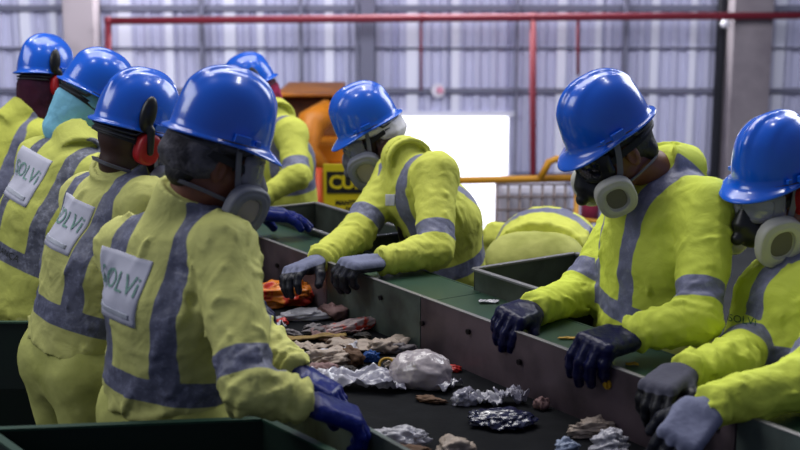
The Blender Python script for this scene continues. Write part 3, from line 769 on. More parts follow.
for (a, b_, m, nm) in ((U0, -.62, 'steel_g', 'side_rail'), (-.615, JO, 'steel_p', 'side_rail'), (JO+.004, 1.2, 'steel_g', 'side_rail'), (1.204, U1, 'steel_p', 'side_rail')):
    mb = MB(); mb.bbox(a, b_, -.012, 0, .70, .953, .001); o = mb.out(nm, M[m], belt)
    o['label'] = 'brown steel rail section' if m == 'steel_p' else 'green-grey steel rail section'
    mb = MB(); mb.bbox(a, b_, -.0135, .0015, .9535, .9565, .001); mb.out('pale_edge', M['edge'], o)
    # shelf
    mb = MB(); mb.bbox(a, b_, .0005, .235, .925, .935, .001); mb.bbox(a, b_, .2355, .243, .80, .936, .001); q = mb.out('shelf', M['green'], belt)
k = 0
for u in np.arange(U0+.1, U1, .235):
    c = B(u, -.0145, .905 - (.03 if k % 2 else 0)); mb = MB(); n = nrm([*(-BW), 0])
    mb.tube([c+n*.0, c+n*.007], .0085, 8); o = mb.out('bolt', M['bolt'], belt); k += 1
c = B(-.155, -.0125, .868); c = PZ(608, 383, .895); 
# put the yellow bolt on the rail face
def on_rail(px, py):
    x = px-400; yd = py-225; r = np.array([x, FP*cs-yd*sn, -FP*sn-yd*cs]); o = np.array([0, 0, CH]); n = np.array([BW[0], BW[1], 0]); p0 = B(0, -.0125, 0)
    t = ((p0-o)@n)/(r@n); return o+r*t
c = on_rail(608, 384); n = nrm([*(-BW), 0]); mb = MB(); mb.tube([c, c+n*.006], .013, 12); mb.tube([c+n*.006, c+n*.012], .007, 8); o = mb.out('bolt', M['bolt_y'], belt); o['label'] = 'yellow bolt head'
# near side rail, bed frame and legs
mb = MB(); mb.bbox(U0, 1.05, -.675, -.662, .70, .90, .001); o = mb.out('near_side_rail', M['steel_g'], belt)
mb = MB(); mb.bbox(U0, U1, -.62, -.05, .70, .76, .002); mb.out('bed_frame', M['green_d'], belt)
for u in np.arange(U0+.2, U1, 1.3):
    for w in (-.60, -.06):
        mb = MB(); mb.bbox(u-.03, u+.03, w-.03, w+.03, 0.0, .70, .003); mb.bbox(u-.06, u+.06, w-.06, w+.06, 0.0, .008, .001); mb.out('leg', M['green_d'], belt)
def chute(label, cor, z1, m, h=.5, lip=.018, th=.006, mlip=None):
    """open-topped hopper: cor = 4 corner xy points, tapered below, flanged rim"""
    cor = np.array(cor, float); c = cor.mean(0); t = thing('sorting_chute', label, 'chute', (c[0], c[1], z1-h), 'sorting chutes beside the belt')
    area = sum(cor[i][0]*cor[(i+1) % 4][1]-cor[(i+1) % 4][0]*cor[i][1] for i in range(4))
    if area < 0: cor = cor[::-1]
    names = ['chute_wall']*4
    for i in range(4):
        a, b_ = cor[i], cor[(i+1) % 4]; a2, b2 = c+(a-c)*.72, c+(b_-c)*.72
        n = np.array([b_[1]-a[1], a[0]-b_[0]]); n = n/np.linalg.norm(n)*th
        zm = z1-h*.45
        V = []
        for (p, q, z) in ((a, b_, z1), (a, b_, zm), (a2, b2, z1-h)):
            V += [(*p, z), (*q, z), (*(q-n), z), (*(p-n), z)]
        F = [(0, 1, 2, 3), (8, 11, 10, 9)]
        for s in (0, 4): F += [(s, s+4, s+5, s+1), (s+1, s+5, s+6, s+2), (s+2, s+6, s+7, s+3), (s+3, s+7, s+4, s)]
        pymesh('chute_wall', V, F, M[m], t, False)
        n2 = n/th*lip
        V = [(*(a+n2*.6), z1+.0), (*(b_+n2*.6), z1), (*(b_-n2*.5), z1), (*(a-n2*.5), z1)]; V += [(x, y, z+.006) for x, y, z in V]
        pymesh('rim_flange', V, [(3, 2, 1, 0), (4, 5, 6, 7), (0, 1, 5, 4), (1, 2, 6, 5), (2, 3, 7, 6), (3, 0, 4, 7)], M[mlip or m], t, False)
    return t
def rectB(u0, u1, w0, w1): return [B(u0, w0, 0)[:2], B(u1, w0, 0)[:2], B(u1, w1, 0)[:2], B(u0, w1, 0)[:2]]
ZC = 1.0
a = PZ(474, 268, ZC+.006)[:2]
ua = (a-BO)@BU/(BU@BU); wa = (a-BO)@BW/(BW@BW)
print('chute corner u,w', ua, wa)
chute('grey-green steel sorting chute between the middle worker and the off-white respirator worker', rectB(ua-.36, ua, wa, wa+.42), ZC, 'chute', .30, mlip='edge')
a = PZ(366, 231, ZC+.006)[:2]; ub = (a-BO)@BU/(BU@BU)
chute('steel sorting chute behind the middle worker, under the yellow caution sign', rectB(ub+.1, ub+.85, wa+.0, wa+.30), ZC-.045, 'chute', .30, mlip='edge')
zb = .9
A_, B_, C_ = PZ(-12, 431, zb)[:2], PZ(264, 420, zb)[:2], PZ(338, 456, zb)[:2]
dirv = (C_-B_)*1.9
chute('green chute with shade-dark walls at the bottom left corner, front of the nearest worker', [A_, B_, B_+dirv, A_+dirv], zb, 'green_d', .55, mlip='green')
zb = .8
A_, B_ = PZ(-25, 278, zb)[:2], PZ(82, 278, zb)[:2]; C_, D2 = PZ(82, 323, zb)[:2], PZ(-25, 323, zb)[:2]
chute('dark green chute at the left edge below the worker in light blue hood', [A_, B_, C_, D2], zb, 'green_d', .5, mlip='green')
# deck (raised platform) and hall floor
mb = MB(); mb.box((-.2, 4.6, -.03), (4.2, 4.4, .03)); struct(mb.out('floor_platform', M['deck'], None))
M['conc'] = mat('hall_floor', S(96, 94, 98), .7, var=(1.2, S(70, 70, 74), .4, .7))
mb = MB(); mb.box((0, 14, -3.05), (20, 16, .05)); struct(mb.out('floor', M['conc'], None))
# ------------------------------------------------------------------ back wall
YW = 20.0
def wallx(px): return (px-400)/FP*(YW/cs)*1.0
M['sheet'] = mat('wall_sheet', S(196, 196, 222), .55, var=(.35, S(188, 188, 216), .4, .65))
M['sheet_t'] = mat('wall_sheet_pale', S(228, 228, 244), .5)
M['girt'] = mat('wall_girt', S(112, 112, 132), .6, .2)
M['colm'] = mat('concrete_column', S(132, 124, 130), .8, var=(2, S(108, 100, 108), .4, .7))
M['col_l'] = mat('concrete_column_pale', S(178, 166, 172), .8, var=(2, S(150, 140, 146), .4, .7))
M['dark'] = mat('dark_gap', S(20, 22, 32), .8)
M['pipe'] = mat('pipe_red', S(112, 18, 38), .7)
M['yel'] = mat('rail_yellow', S(214, 150, 30), .45)
M['orange'] = mat('machine_orange', S(212, 128, 22), .45, var=(2.2, S(150, 84, 20), .45, .7))
M['orange_d'] = mat('machine_brown', S(110, 64, 24), .6, var=(3, S(70, 40, 20), .45, .7))
ztop = PY(400, -60, YW)[2]; zb_ = -3.0
ox0, ox1 = PY(396, 150, YW)[0], PY(508, 150, YW)[0]; oz1 = PY(450, 116, YW)[2]
def corr(name, x0, x1, z0, z1, seed, y=YW):
    """trapezoidal corrugated sheet with real depth"""
    rs = random.Random(seed); V = []; F = []; p = .26; d = .06; xs = []
    x = x0; prof = [(0, 0), (.10, 0), (.14, 1), (.22, 1), (.26, 0)]
    k = math.floor(x0/p)
    while k*p < x1:
        for fx, h in prof[:-1]:
            X = k*p+fx
            if x0 <= X <= x1: xs.append((X, h))
        k += 1
    xs = [(x0, 0)]+xs+[(x1, 0)]
    for X, h in xs: V += [(X, y-h*d, z0), (X, y-h*d, z1)]
    n = len(xs); F = [(2*i, 2*i+2, 2*i+3, 2*i+1) for i in range(n-1)]
    for X, h in xs: V += [(X, y+.02-h*d*.0, z0), (X, y+.02, z1)]
    F += [(2*n+2*i+1, 2*n+2*i+3, 2*n+2*i+2, 2*n+2*i) for i in range(n-1)]
    F += [(2*i+1, 2*i+3, 2*n+2*i+3, 2*n+2*i+1) for i in range(n-1)]+[(2*i+2, 2*i, 2*n+2*i, 2*n+2*i+2) for i in range(n-1)]
    return struct(pymesh(name, V, F, M['sheet'], None, False))
WL = PY(-90, 150, YW)[0]; WR_ = PY(890, 150, YW)[0]
corr('wall_back', WL, ox0, zb_, ztop, 1); corr('wall_back', ox0, ox1, oz1, ztop, 2); corr('wall_back', ox1, WR_, zb_, ztop, 3)
def zpx(py): return PY(400, py, YW-.2)[2]
def xpx(px): return PY(px, 150, YW-.2)[0]
g = 0
for py, hh in ((8, .045), (91, .035), (48, .012), (176, .04)):
    segs = [(WL, WR_)] if py < 116 else [(WL, ox0-.05), (ox1+.05, WR_)]
    for (x0, x1) in segs:
        mb = MB(); z = zpx(py); mb.box(((x0+x1)/2, YW-.11, z), ((x1-x0)/2, .05, hh)); g += 1; struct(mb.out('trim_%d' % g, M['girt'], None))
for px, w, dep, m in ((92, .235, .25, 'col_l'), (737, .30, .3, 'colm'), (756, .06, .12, 'dark'), (714, .05, .1, 'dark'), (206, .035, .08, 'girt'), (303, .03, .08, 'girt'), (368, .11, .10, 'girt'), (358, .03, .1, 'girt'), (621, .035, .08, 'girt'), (515, .02, .06, 'girt')):
    mb = MB(); x = xpx(px); z0, z1 = zb_, ztop
    mb.box((x, YW-.17-dep, (z0+z1)/2), (w, dep, (z1-z0)/2), None, .01); g += 1; struct(mb.out('trim_%d' % g, M[m], None))
# pale vertical skylight strips in the wall sheeting
for px, w in ((128, .10), (172, .06), (232, .09), (262, .05), (330, .07), (412, .09), (455, .06), (560, .07), (596, .05), (652, .06), (690, .05), (30, .08), (58, .05), (776, .08)):
    mb = MB(); x = xpx(px); z0 = -3 if not (396 < px < 510) else oz1+.03
    mb.box((x, YW-.075, (z0+ztop)/2), (w, .012, (ztop-z0)/2)); g += 1; struct(mb.out('trim_%d' % g, M['sheet_t'], None))
# doorway surround and an added white wall beyond it, lamp-lit to stand for daylight
mb = MB(); mb.box(((ox0+ox1)/2, YW-.02, oz1+.04), ((ox1-ox0)/2+.1, .08, .04)); struct(mb.out('door_1', M['sheet_t'], None))
M['yard'] = mat('yard_white', S(245, 245, 250), .8)
mb = MB(); mb.box(((ox0+ox1)/2, YW+4.0, -.5), (4.5, .1, 3.5)); struct(mb.out('wall_daylight_backing', M['yard'], None))
mb = MB(); mb.box(((ox0+ox1)/2, YW+2.0, -3.05), (4.5, 2.2, .04)); struct(mb.out('floor_yard', M['yard'], None))
# red sprinkler pipes
def ptube(name, parent, pts, r, m=M['pipe']):
    mb = MB(); mb.tube(pts, r, 12); return mb.out(name, m, parent, smooth=True)
YP = YW-1.0
pp = lambda px, py: PY(px, py, YP)
rp = thing('red_pipe', 'dark red fire pipe running high along the back wall with drops', 'pipe', pp(108, 200)*[1, 1, 0]+[0, 0, zb_])
ptube('pipe_run', rp, [pp(106, 21), pp(400, 18.5), pp(860, 15)], .055)
ptube('drop_pipe', rp, [pp(108, 18), pp(108, 70), pp(108, 330)], .05)
ptube('drop_pipe', rp, [pp(533, 15), pp(533, 250)], .05)
ptube('drop_pipe', rp, [pp(578, 15), pp(578, 75)], .025)
ptube('drop_pipe', rp, [pp(421, 17), pp(421, 91)], .018)
ptube('pipe_joint', rp, [pp(421, 18.4), pp(424, 18.4)], .065)
ptube('pipe_joint', rp, [pp(530, 17.6), pp(536, 17.6)], .065)
ptube('pipe_joint', rp, [pp(105, 21), pp(111, 21)], .065)
lamp = thing('alarm_bell', 'small white and pink round alarm on the back wall above the bright doorway', 'alarm', PY(438, 94, YW-.2))
mb = MB(); c = PY(438, 90, YW-.16); mb.tube([c, c+[0, -.08, 0]], .11, 16); mb.out('back_plate', mat('alarm_white', S(220, 215, 228), .5), lamp)
mb = MB(); mb.tube([c+[.03, -.08, 0], c+[.03, -.13, 0]], [.06, .04], 16); mb.out('dome', mat('alarm_pink', S(226, 150, 176), .4), lamp)
mb = MB(); c = PY(725, 24, YW-1.1); mb.tube([c+[0, 0, .06], c, c-[0, 0, .06]], [.04, .08, .05], 12); cc = mb.out('wall_lamp', mat('lamp_glass', S(200, 196, 206), .4), None, True); tag(recentre(cc), 'small pale lamp fixed high on the grey column', 'lamp')
# ------------------------------------------------------------------ orange machine, guard rails, tank and sign
Q = lambda px, py, d: P(px, py, d)
dm = 11.0
mc = thing('loading_machine', 'orange and brown loading machine standing far behind the caution sign', 'machine', Q(305, 240, dm)*[1, 1, 0]+[0, 0, -3])
def qbox(name, x0, x1, y0, y1, d, dep, m, parent, bev=.02):
    a = Q(x0, y0, d); b_ = Q(x1, y1, d); mb = MB(); mb.box(((a[0]+b_[0])/2, a[1]+dep, (a[2]+b_[2])/2), (abs(b_[0]-a[0])/2, dep, abs(a[2]-b_[2])/2), None, bev); return mb.out(name, M[m], parent)
qbox('engine_cover', 279, 352, 96, 140, dm, .5, 'orange_d', mc, .04)
qbox('side_panel', 264, 352, 142, 165, dm-.3, .4, 'orange', mc, .03)
qbox('lower_panel', 262, 396, 168, 240, dm-.4, .3, 'orange', mc, .03)
qbox('top_plate', 276, 340, 93, 97, dm-.15, .6, 'orange', mc, .01)
mb = MB(); mb.tube([Q(330, 110, dm-.5), Q(312, 122, dm-.6), Q(306, 150, dm-.6), Q(322, 168, dm-.6)], [.10, .13, .10, .07], 10); mb.out('lift_arm', M['orange'], mc, smooth=True)
for k, px in enumerate((285, 302, 318, 380)):
    mb = MB(); mb.tube([Q(px, 168, dm-.75), Q(px, 240, dm-.75)], .03, 8); mb.out('hydraulic_pipe', M['orange_d'] if k % 2 else mat('red_orange', S(196, 70, 24), .5), mc, smooth=True)
qbox('track_base', 262, 396, 240, 420, dm-.3, .4, 'orange_d', mc, .03)
# sign on dark barrier
ds = 7.6
bar = thing('barrier_panel', 'black barrier panel at the far end of the belt, below the caution sign', 'barrier', Q(330, 220, ds)*[1, 1, 0])
M['blk'] = mat('barrier_black', S(22, 20, 26), .7)
z_lo, z_hi = Q(330, 226, ds)[2], Q(330, 205, ds)[2]
a, b_ = Q(268, 215, ds), Q(398, 215, ds)
mb = MB(); mb.box(((a[0]+b_[0])/2, a[1]+.05, (z_hi+0.0)/2), ((b_[0]-a[0])/2, .02, z_hi/2), None, .005); mb.out('panel', M['blk'], bar)
for X in (a[0]+.05, b_[0]-.05):
    mb = MB(); mb.tube([(X, a[1]+.095, 0), (X, a[1]+.095, z_hi+.06)], .02, 10); mb.out('post', M['blk'], bar, smooth=True)
a, b_ = Q(323.5, 164, ds-.1), Q(417, 216, ds-.1)
sg = thing('warning_sign', 'yellow and black caution sign reading CUIDADO, half hidden by the middle worker', 'sign', (a[0]+(b_[0]-a[0])/2, a[1], b_[2]))
M['sy'] = mat('sign_yellow', S(206, 186, 20), .5); M['sk'] = mat('sign_black', S(18, 18, 22), .5)
mb = MB(); mb.box(((a[0]+b_[0])/2, a[1], (a[2]+b_[2])/2), ((b_[0]-a[0])/2, .008, (a[2]-b_[2])/2), None, .002); pl = mb.out('sign_plate', M['sy'], sg)
a2, b2 = Q(326.5, 171.5, ds-.1), Q(414, 194, ds-.1)
mb = MB(); mb.box(((a2[0]+b2[0])/2, a[1]-.0105, (a2[2]+b2[2])/2), ((b2[0]-a2[0])/2, .002, (a2[2]-b2[2])/2)); mb.out('sign_header', M['sk'], sg)
def flat_text(name, s, size, pos, m, parent, bold=0, space=1.0):
    V, F = text_geo(s, size, space, bold); W = [(pos[0]+x, pos[1], pos[2]+y) for x, y in V]; W2 = [(x, y+.002, z) for x, y, z in W]
    k = len(W); return pymesh(name, W+W2, list(F)+[tuple(i+k for i in reversed(f)) for f in F], m, parent, False)
px_m = (ds-.1)/FP
c = Q(370.5, 183, ds-.1); flat_text('sign_word', 'CUIDADO', 18.5*px_m, (c[0], a[1]-.0150, c[2]), M['sy'], sg, .004, .95)
c = Q(370, 204, ds-.1); flat_text('sign_text', 'MANTENHA DISTÂNCIA', 6.4*px_m, (c[0], a[1]-.0105, c[2]), M['sk'], sg, .002)
c = Q(370, 210.5, ds-.1); flat_text('sign_text', 'DO EQUIPAMENTO', 5.6*px_m, (c[0], a[1]-.0105, c[2]), M['sk'], sg, .002)
mb = MB(); mb.box(((a[0]+b_[0])/2, a[1]+.022, (Q(350, 190, ds)[2]+z_hi)/2-.08), (.02, .013, .28)); mb.out('sign_bracket', M['sk'], sg)
# yellow guard rail + tank
dg = 9.0
gr = thing('guard_rail', 'yellow tubular guard rail crossing in front of the bright doorway', 'guard rail', Q(530, 300, dg)*[1, 1, 0]+[0, 0, -1.6])
ptube('top_rail', gr, [Q(440, 181, dg), Q(592, 177.5, dg), Q(640, 177, dg)], .026, M['yel'])
ptube('bent_rail', gr, [Q(540, 179, dg-.1), Q(549, 162, dg-.1), Q(556, 159, dg-.1), Q(600, 166, dg-.1)], .026, M['yel'])
ptube('mid_rail', gr, [Q(575, 192, dg), Q(640, 195, dg)], .014, M['yel'])
ptube('mid_rail', gr, [Q(575, 219, dg), Q(640, 226, dg)], .014, M['yel'])
for px in (444, 577, 632):
    t = Q(px, 180, dg); ptube('post', gr, [t, [t[0], t[1], -1.6]], .02, M['yel'])
mb = MB(); mb.box((Q(540, 200, dg)[0], Q(540, 200, dg)[1], -1.62), (1.2, .5, .02)); struct(mb.out('floor_gantry', M['deck'], None))
mb = MB()
for sx in (-1.1, 1.1):
    mb = MB(); mb.box((Q(540, 200, dg)[0]+sx, Q(540, 200, dg)[1], -2.32), (.05, .4, .68)); struct(mb.out('trim_9%d' % (sx > 0), M['deck'], None))
dt = 9.6
x0, x1 = Q(497, 200, dt)[0], Q(577, 200, dt)[0]; z1 = Q(530, 184, dt)[2]; z0 = z1-1.0; yt = Q(530, 184, dt)[1]
tk = thing('liquid_tank', 'pale liquid tank in a metal grid cage behind the yellow guard rail', 'tank', ((x0+x1)/2, yt+.35, z0-.15))
M['tank'] = mat('tank_plastic', S(206, 204, 222), .5); M['cage'] = mat('cage_steel', S(128, 112, 110), .5, .3)
mb = MB(); mb.box(((x0+x1)/2, yt+.33, (z0+z1)/2), ((x1-x0)/2-.03, .29, .48), None, .06); mb.out('tank', M['tank'], tk)
for k, X in enumerate(np.linspace(x0, x1, 8)): ptube('cage_bar', tk, [(X, yt, z0), (X, yt, z1)], .009, M['cage'])
for k, Z in enumerate(np.linspace(z1, z0, 11)): ptube('cage_bar', tk, [(x0, yt-.012, Z), (x1, yt-.012, Z)], .008, M['cage'])
mb = MB(); mb.box(((x0+x1)/2, yt+.35, z0-.075), ((x1-x0)/2, .33, .07), None, .01); mb.out('pallet', M['cage'], tk)
mb = MB(); mb.box(((x0+x1)/2, yt+.35, (z0-.15-3)/2), (.42, .38, abs(z0-.15+3)/2), None, .01); cc = mb.out('tank_stand', M['deck'], None); tag(recentre(cc), 'dark steel stand under the caged liquid tank', 'stand')
rb = PY(590, 205, 12); mb = MB(); mb.tube([rb-[0, 0, .16], rb+[0, 0, .12], rb+[0, 0, .16]], [.09, .09, .04], 14); mb.tube([rb-[0, 0, 2.9+rb[2]], rb-[0, 0, .16]], .03, 8)
cc = mb.out('fire_extinguisher', mat('faded_red', S(176, 60, 90), .5), None, True); tag(recentre(cc), 'faded red cylinder on a post behind the yellow rail ends', 'extinguisher')
# ------------------------------------------------------------------ waste on the belt
def icos(sub):
    bm = bmesh.new(); bmesh.ops.create_icosphere(bm, subdivisions=sub, radius=1); V = np.array([v.co[:] for v in bm.verts]); F = [[v.index for v in f.verts] for f in bm.faces]; bm.free(); return V, F
ICO = {k: icos(k) for k in (4, 5)}
def crumple(name, label, cat, c, half, rot, seed, m, amp=.35, freq=3.2, sub=4, group=None, tilt=0, sharp=True):
    V, F = ICO[sub]; V = V.copy(); rs = np.random.RandomState(seed)
    n1 = rnoise(V, freq, seed); n2 = rnoise(V, freq*2.3, seed+1); n3 = rnoise(V, freq*5, seed+2)
    r = 1+amp*n1*.9+amp*.5*np.abs(n2)**.7*np.sign(n2)+amp*.22*n3+.10*amp*rnoise(V, freq*9, seed+8)
    W = V*r[:, None]; W += .25*amp*np.stack([rnoise(V, freq*1.5, seed+4+i, False) for i in range(3)], 1)
    W *= np.array(half)*1.12
    W[:, 2] = np.where(W[:, 2] < -half[2]*.55, -half[2]*.55+(W[:, 2]+half[2]*.55)*.1, W[:, 2])
    ct, st = math.cos(tilt), math.sin(tilt)
    if tilt: x = W[:, 0]*ct-W[:, 2]*st; z = W[:, 0]*st+W[:, 2]*ct; W[:, 0] = x; W[:, 2] = z
    a = math.radians(rot); ca, sa = math.cos(a), math.sin(a)
    W[:, :2] = np.stack([W[:, 0]*ca-W[:, 1]*sa, W[:, 0]*sa+W[:, 1]*ca], 1)
    W[:, 2] -= W[:, 2].min()
    o = pymesh(name, W+np.asarray(c), F, m, None, not sharp or True)
    return tag(recentre(o), label, cat, group)
ZB = .7855
def sheet(name, label, cat, c, w, l, rot, seed, m, hgt=.03, fold=.3, group=None, th=.0022, nx=30, ny=16):
    """thin crumpled sheet with thickness, resting on the surface"""
    g = np.stack(np.meshgrid(np.linspace(-1, 1, nx), np.linspace(-1, 1, ny), indexing='ij'), -1).reshape(-1, 2)
    p3 = np.c_[g, np.zeros(len(g))]
    edge = 1+.16*rnoise(p3*[1, 1, 0], 3.1, seed+3)
    z = hgt*(.5+.5*rnoise(p3, 2.6, seed)) + hgt*.4*rnoise(p3, 6.5, seed+1)+hgt*.15*rnoise(p3, 13, seed+6)
    q = np.c_[g[:, 0]*w*.56*edge, g[:, 1]*l*.56*edge, z+.12*hgt*rnoise(p3, 24, seed+9)]
    q[:, 0] += fold*.12*w*rnoise(p3, 4, seed+2); q[:, 1] += fold*.18*l*rnoise(p3, 4.5, seed+5)
    a = math.radians(rot); ca, sa = math.cos(a), math.sin(a)
    q[:, :2] = np.stack([q[:, 0]*ca-q[:, 1]*sa, q[:, 0]*sa+q[:, 1]*ca], 1)
    q[:, 2] -= q[:, 2].min()-.0005
    k = len(q); V = np.r_[q+[0, 0, th], q]; F = []
    I = lambda i, j: i*ny+j
    for i in range(nx-1):
        for j in range(ny-1): F.append((I(i, j), I(i+1, j), I(i+1, j+1), I(i, j+1))); F.append((k+I(i, j+1), k+I(i+1, j+1), k+I(i+1, j), k+I(i, j)))
    bd = [I(i, 0) for i in range(nx)]+[I(nx-1, j) for j in range(1, ny)]+[I(i, ny-1) for i in range(nx-2, -1, -1)]+[I(0, j) for j in range(ny-2, 0, -1)]
    for i in range(len(bd)): a_, b2_ = bd[i], bd[(i+1) % len(bd)]; F.append((a_+k, b2_+k, b2_, a_))
    o = pymesh(name, V+np.asarray(c), F, m, None); return tag(recentre(o), label, cat, group)
def pm(name, c, rough=.5, **k): return mat('waste_'+name, S(*c), rough, **k)
W_or = pm('orange', (206, 116, 20), .38, var=(18, S(190, 44, 26), .52, .6), coat=.3)
W_or2 = pm('orange_plain', (196, 120, 20), .4, coat=.3)
W_red = pm('red', (186, 34, 26), .4); W_wh = pm('white', (176, 174, 184), .45, coat=.3); W_cl = pm('clear', (158, 156, 172), .2, alpha=.82, coat=.6, bump=(30, .5, .006))
W_bag = pm('bag', (168, 158, 164), .3, coat=.5, bump=(22, .5, .008), alpha=.95); W_pink = pm('pinkbrown', (122, 92, 92), .7); W_card = pm('card', (142, 116, 62), .75, var=(20, S(110, 86, 54), .45, .7))
W_pack = pm('pack', (170, 150, 152), .45, var=(24, S(190, 58, 40), .52, .58)); W_beige = pm('beige', (168, 152, 140), .6, var=(20, S(122, 104, 92), .5, .7))
W_br = pm('brown', (92, 64, 44), .75); W_blue = pm('blue', (30, 78, 150), .4); W_navy = pm('navy', (20, 24, 62), .25, coat=.6, var=(26, S(70, 74, 100), .6, .68))
W_yel = pm('yellow', (176, 138, 40), .6); W_dk = pm('dark', (36, 32, 34), .8, var=(30, S(70, 60, 52), .5, .7)); W_gy = pm('grey', (110, 104, 108), .7)
def bp(px, py, z=ZB): return PZ(px, py, z)
WG = 'waste on the conveyor belt'
cr, sh = crumple, sheet
cr('crumpled_wrapper', 'crumpled orange and red wrapper under the middle worker hand', 'wrapper', bp(283, 304), (.130, .070, .052), 12, 1, W_or, sub=5)
cr('crumpled_wrapper', 'flattened plain orange wrapper left of the red and orange one', 'wrapper', bp(262, 302), (.05, .05, .03), 40, 2, W_or2)
cr('plastic_bag', 'narrow white plastic bag just below the orange wrapper', 'plastic bag', bp(304, 320), (.095, .028, .024), 8, 3, W_wh)
cr('red_packet', 'small red packet peeking under the narrow white bag', 'packet', bp(281, 325), (.028, .018, .014), 0, 4, W_red)
sh('torn_paper', 'grey white torn paper beside the nearest worker sleeve', 'paper', bp(266, 331), .09, .10, 30, 5, W_wh, .05)
cr('food_scrap', 'pinkish brown food scrap near the rail right of the orange wrapper', 'scrap', bp(333, 318), (.055, .035, .03), 10, 6, W_pink)
cr('food_scrap', 'dark scrap pressed against the rail foot beside the pinkish scrap', 'scrap', bp(356, 316), (.045, .025, .018), 20, 7, W_dk)
sh('cardboard_strip', 'long yellowish cardboard strip lying across the belt', 'cardboard', bp(303, 341), .24, .035, 13, 8, W_card, .014, .1, th=.006)
cr('printed_packet', 'long white packet with red print beyond the cardboard strip', 'packet', bp(357, 331), (.105, .030, .024), 24, 9, W_pack, tilt=.08)
cr('red_packet', 'red bottle cap sized packet at the left end of the cardboard strip', 'packet', bp(275, 346), (.022, .018, .016), 0, 10, W_red)
sh('torn_paper', 'pale torn paper just below the cardboard strip', 'paper', bp(312, 350), .12, .05, 5, 11, W_beige, .02)
sh('torn_paper', 'long beige crumpled paper reaching the rail', 'paper', bp(370, 349), .22, .085, 12, 12, W_beige, .035)
cr('plastic_bag', 'small bright white crumpled film near the nearest worker elbow', 'plastic bag', bp(299, 362), (.048, .028, .018), -10, 13, W_wh)
cr('crumpled_paper', 'greyish crumpled paper in the middle of the heap', 'paper', bp(333, 366), (.07, .05, .035), 20, 14, W_beige, sub=5)
cr('food_scrap', 'brown scrap between the crumpled paper and the big bag', 'scrap', bp(352, 366), (.032, .028, .036), 0, 15, W_br)
cr('blue_wrapper', 'small blue wrapper bit beside the big bulging bag', 'wrapper', bp(371, 362), (.026, .016, .022), 10, 16, W_blue)
sh('blue_wrapper', 'flat dark blue wrapper left of the clear film', 'wrapper', bp(303, 377), .075, .04, 0, 17, W_blue, .012)
sh('plastic_film', 'wide clear crumpled plastic film spread in front of the heap', 'plastic film', bp(357, 386), .26, .10, -12, 18, W_cl, .055, .5, nx=44, ny=24)
cr('plastic_bag', 'big bulging translucent bag at the front of the heap', 'plastic bag', bp(420, 385), (.086, .066, .060), -15, 19, W_bag, amp=.15, freq=2.1, sub=5)
sh('plastic_bag', 'loose skirt of clear bag beside the big bulging bag', 'plastic bag', bp(437, 387), .11, .09, -30, 20, W_cl, .035, .5)
pts = [bp(387, 372)+np.array([.022*math.cos(a), .01*math.sin(a), .02+.018*math.sin(a)]) for a in np.linspace(-.6, PI+.4, 16)]
mb = MB(); mb.tube(pts, .0045, 8); cc = mb.out('yellow_strap', W_yel, None, True); tag(recentre(cc), 'curved yellow strap between the heap and the big bag', 'strap')
cr('red_packet', 'red netting bit just right of the big bulging bag', 'packet', bp(453, 371), (.028, .016, .012), -20, 21, W_red)
cr('plastic_bag', 'small clear bag right of centre near the rail', 'plastic bag', bp(465, 404), (.036, .028, .028), 20, 22, W_cl)
sh('torn_paper', 'white twisted tissue beside the navy bag', 'paper', bp(487, 404), .05, .07, 60, 23, W_wh, .045, .8)
cr('plastic_bag', 'shiny navy blue bag lying flat near the rail', 'plastic bag', bp(502, 424), (.085, .060, .022), -8, 24, W_navy, amp=.3, sub=5)
sh('plastic_film', 'thin grey film standing behind the navy bag', 'plastic film', bp(512, 403), .07, .05, 20, 25, W_cl, .045, .8)
cr('food_scrap', 'small pinkish scrap against the rail beyond the navy bag', 'scrap', bp(541, 409), (.022, .018, .02), 0, 26, W_pink)
cr('plastic_bag', 'white crumpled bag in front, beside the nearest worker glove', 'plastic bag', bp(397, 446), (.075, .042, .03), -5, 27, W_wh, sub=5)
cr('food_scrap', 'brown scrap under the white bag in front', 'scrap', bp(408, 456), (.05, .03, .016), 0, 28, W_br)
cr('crumpled_paper', 'beige and white crumpled paper at the bottom edge centre', 'paper', bp(454, 458), (.046, .04, .034), 0, 29, W_beige)
cr('crumpled_paper', 'long beige crumpled paper near the right rail', 'paper', bp(592, 436), (.062, .026, .028), 12, 30, W_beige, sub=5)
cr('plastic_bag', 'white and grey crumpled bag at the bottom edge near the right rail', 'plastic bag', bp(610, 452), (.046, .036, .034), 0, 31, W_wh, sub=5)
cr('plastic_bag', 'small bluish plastic bag left of the beige paper at the bottom edge', 'plastic bag', bp(567, 452), (.03, .024, .022), 0, 32, pm('bluish', (140, 152, 178), .4))
cr('plastic_bag', 'white bag on the belt far up behind the nearest worker mask', 'plastic bag', bp(246, 268), (.05, .045, .055), 0, 33, W_wh)
cr('plastic_bag', 'white scrap of bag under the far end of the rail', 'plastic bag', bp(238, 285), (.05, .05, .03), 0, 34, W_gy)
sh('torn_paper', 'pale pink sheet under the long white packet', 'paper', bp(338, 334), .16, .05, 20, 81, W_pink, .02)
cr('crumpled_paper', 'light beige crumpled wad left of the big bulging bag', 'paper', bp(385, 352), (.055, .035, .026), 14, 82, W_beige)
sh('plastic_film', 'narrow whitish film lying over the beige papers', 'plastic film', bp(333, 355), .15, .05, 16, 83, W_wh, .03, .6)
cr('food_scrap', 'grey brown scrap near the rail above the big bag', 'scrap', bp(400, 352), (.05, .022, .018), 18, 84, W_gy)
cr('crumpled_paper', 'small pinkish wad in front of the brown scrap', 'paper', bp(322, 374), (.045, .026, .022), 10, 85, W_pink)
sh('cardboard_strip', 'short brown cardboard piece left of the crumpled paper', 'cardboard', bp(296, 350), .09, .03, -8, 86, W_br, .012)
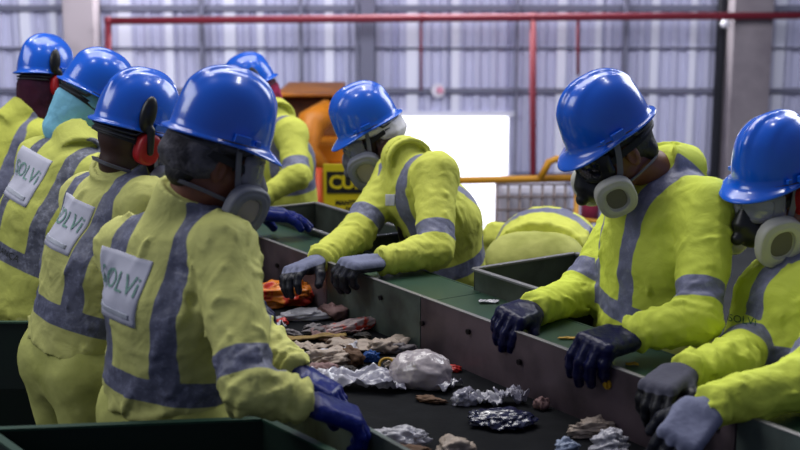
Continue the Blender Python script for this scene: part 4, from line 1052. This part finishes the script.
cr('plastic_bag', 'grey plastic wad above the yellowish cardboard strip', 'plastic bag', bp(318, 334), (.04, .018, .014), 5, 87, W_gy)
rs = random.Random(5)
dl = [(276, 358), (322, 356), (345, 345), (318, 376), (385, 353), (290, 336), (330, 340), (395, 366), (343, 372), (312, 330), (430, 402), (300, 390), (363, 338), (340, 328)]
for k, (x, y) in enumerate(dl):
    cr('debris_crumb', 'dark crumbs of refuse scattered among the heap', 'refuse crumb', bp(x, y), (.03+.02*rs.random(), .014+.01*rs.random(), .008+.008*rs.random()), rs.uniform(-40, 40), 50+k, [W_dk, W_gy, W_br, W_beige][k % 4], group='dark crumbs in the heap')
def onshelf(px, py): return PZ(px, py, .936)
sh('paper_scrap', 'white paper scrap on the green shelf between the chutes', 'paper', onshelf(489, 303), .055, .02, 0, 70, W_wh, .008)
sh('paper_scrap', 'thin yellow scrap on the shelf between the two navy gloves', 'paper', onshelf(570, 339), .055, .014, -5, 71, W_yel, .004)
sh('paper_scrap', 'thin yellow scrap on the shelf right of the navy gloves', 'paper', onshelf(632, 365), .03, .014, -5, 72, W_yel, .004)
# ------------------------------------------------------------------ light
w = bpy.data.worlds.new('world'); scn.world = w; w.use_nodes = True
w.node_tree.nodes['Background'].inputs['Color'].default_value = (*S(190, 200, 235), 1); w.node_tree.nodes['Background'].inputs['Strength'].default_value = .22
def area(loc, tgt, sx, sy, power, colr=(1, 1, 1)):
    l = bpy.data.lights.new('area', 'AREA'); l.shape = 'RECTANGLE'; l.size = sx; l.size_y = sy; l.energy = power; l.color = colr
    o = bpy.data.objects.new('area_light', l); col.objects.link(o); o.location = loc
    o.rotation_euler = (Vector(tgt)-Vector(loc)).to_track_quat('-Z', 'Y').to_euler(); return o
area((-.5, 6.0, 6.5), (0, 4.2, 1), 5, 3, 260, (1, .98, .95))
area((4.5, 7.5, 4.5), (.5, 4, 1.1), 3, 3, 190, (.93, .96, 1))
area((-5.0, 2.5, 4.5), (-.5, 3.8, 1.1), 2.5, 2.5, 100, (.95, .97, 1))
for (x, y) in ((-1.2, 3.2), (1.4, 3.4), (.2, 5.0), (-2.2, 5.2), (2.4, 5.6)): area((x, y, 5.2), (x, y, 0), .35, .35, 14)
area((0, 13.0, 3.4), (0, 20, .6), 14, 2, 560, (.9, .92, 1))      # added wash light to brighten the back wall
area((-4, 16.0, 3.5), (-6, 20, .5), 5, 2, 120, (.95, .95, 1))
area(((ox0+ox1)/2, YW+.6, 5.0), ((ox0+ox1)/2, YW+4.0, -1), 5, .6, 2600)  # added lamp outside, brightens the white wall behind the doorway
area((-1.2, 9.2, 2.6), (-1.2, 11, -.2), 2, 1, 30, (1, .95, .85))
vs = scn.view_settings; scn.display_settings.display_device = 'sRGB'; vs.view_transform = 'Standard'; vs.look = 'None'; vs.gamma = 1; vs.use_curve_mapping = False; vs.exposure = 0.0
print('script seconds', round(time.time()-T0, 1))
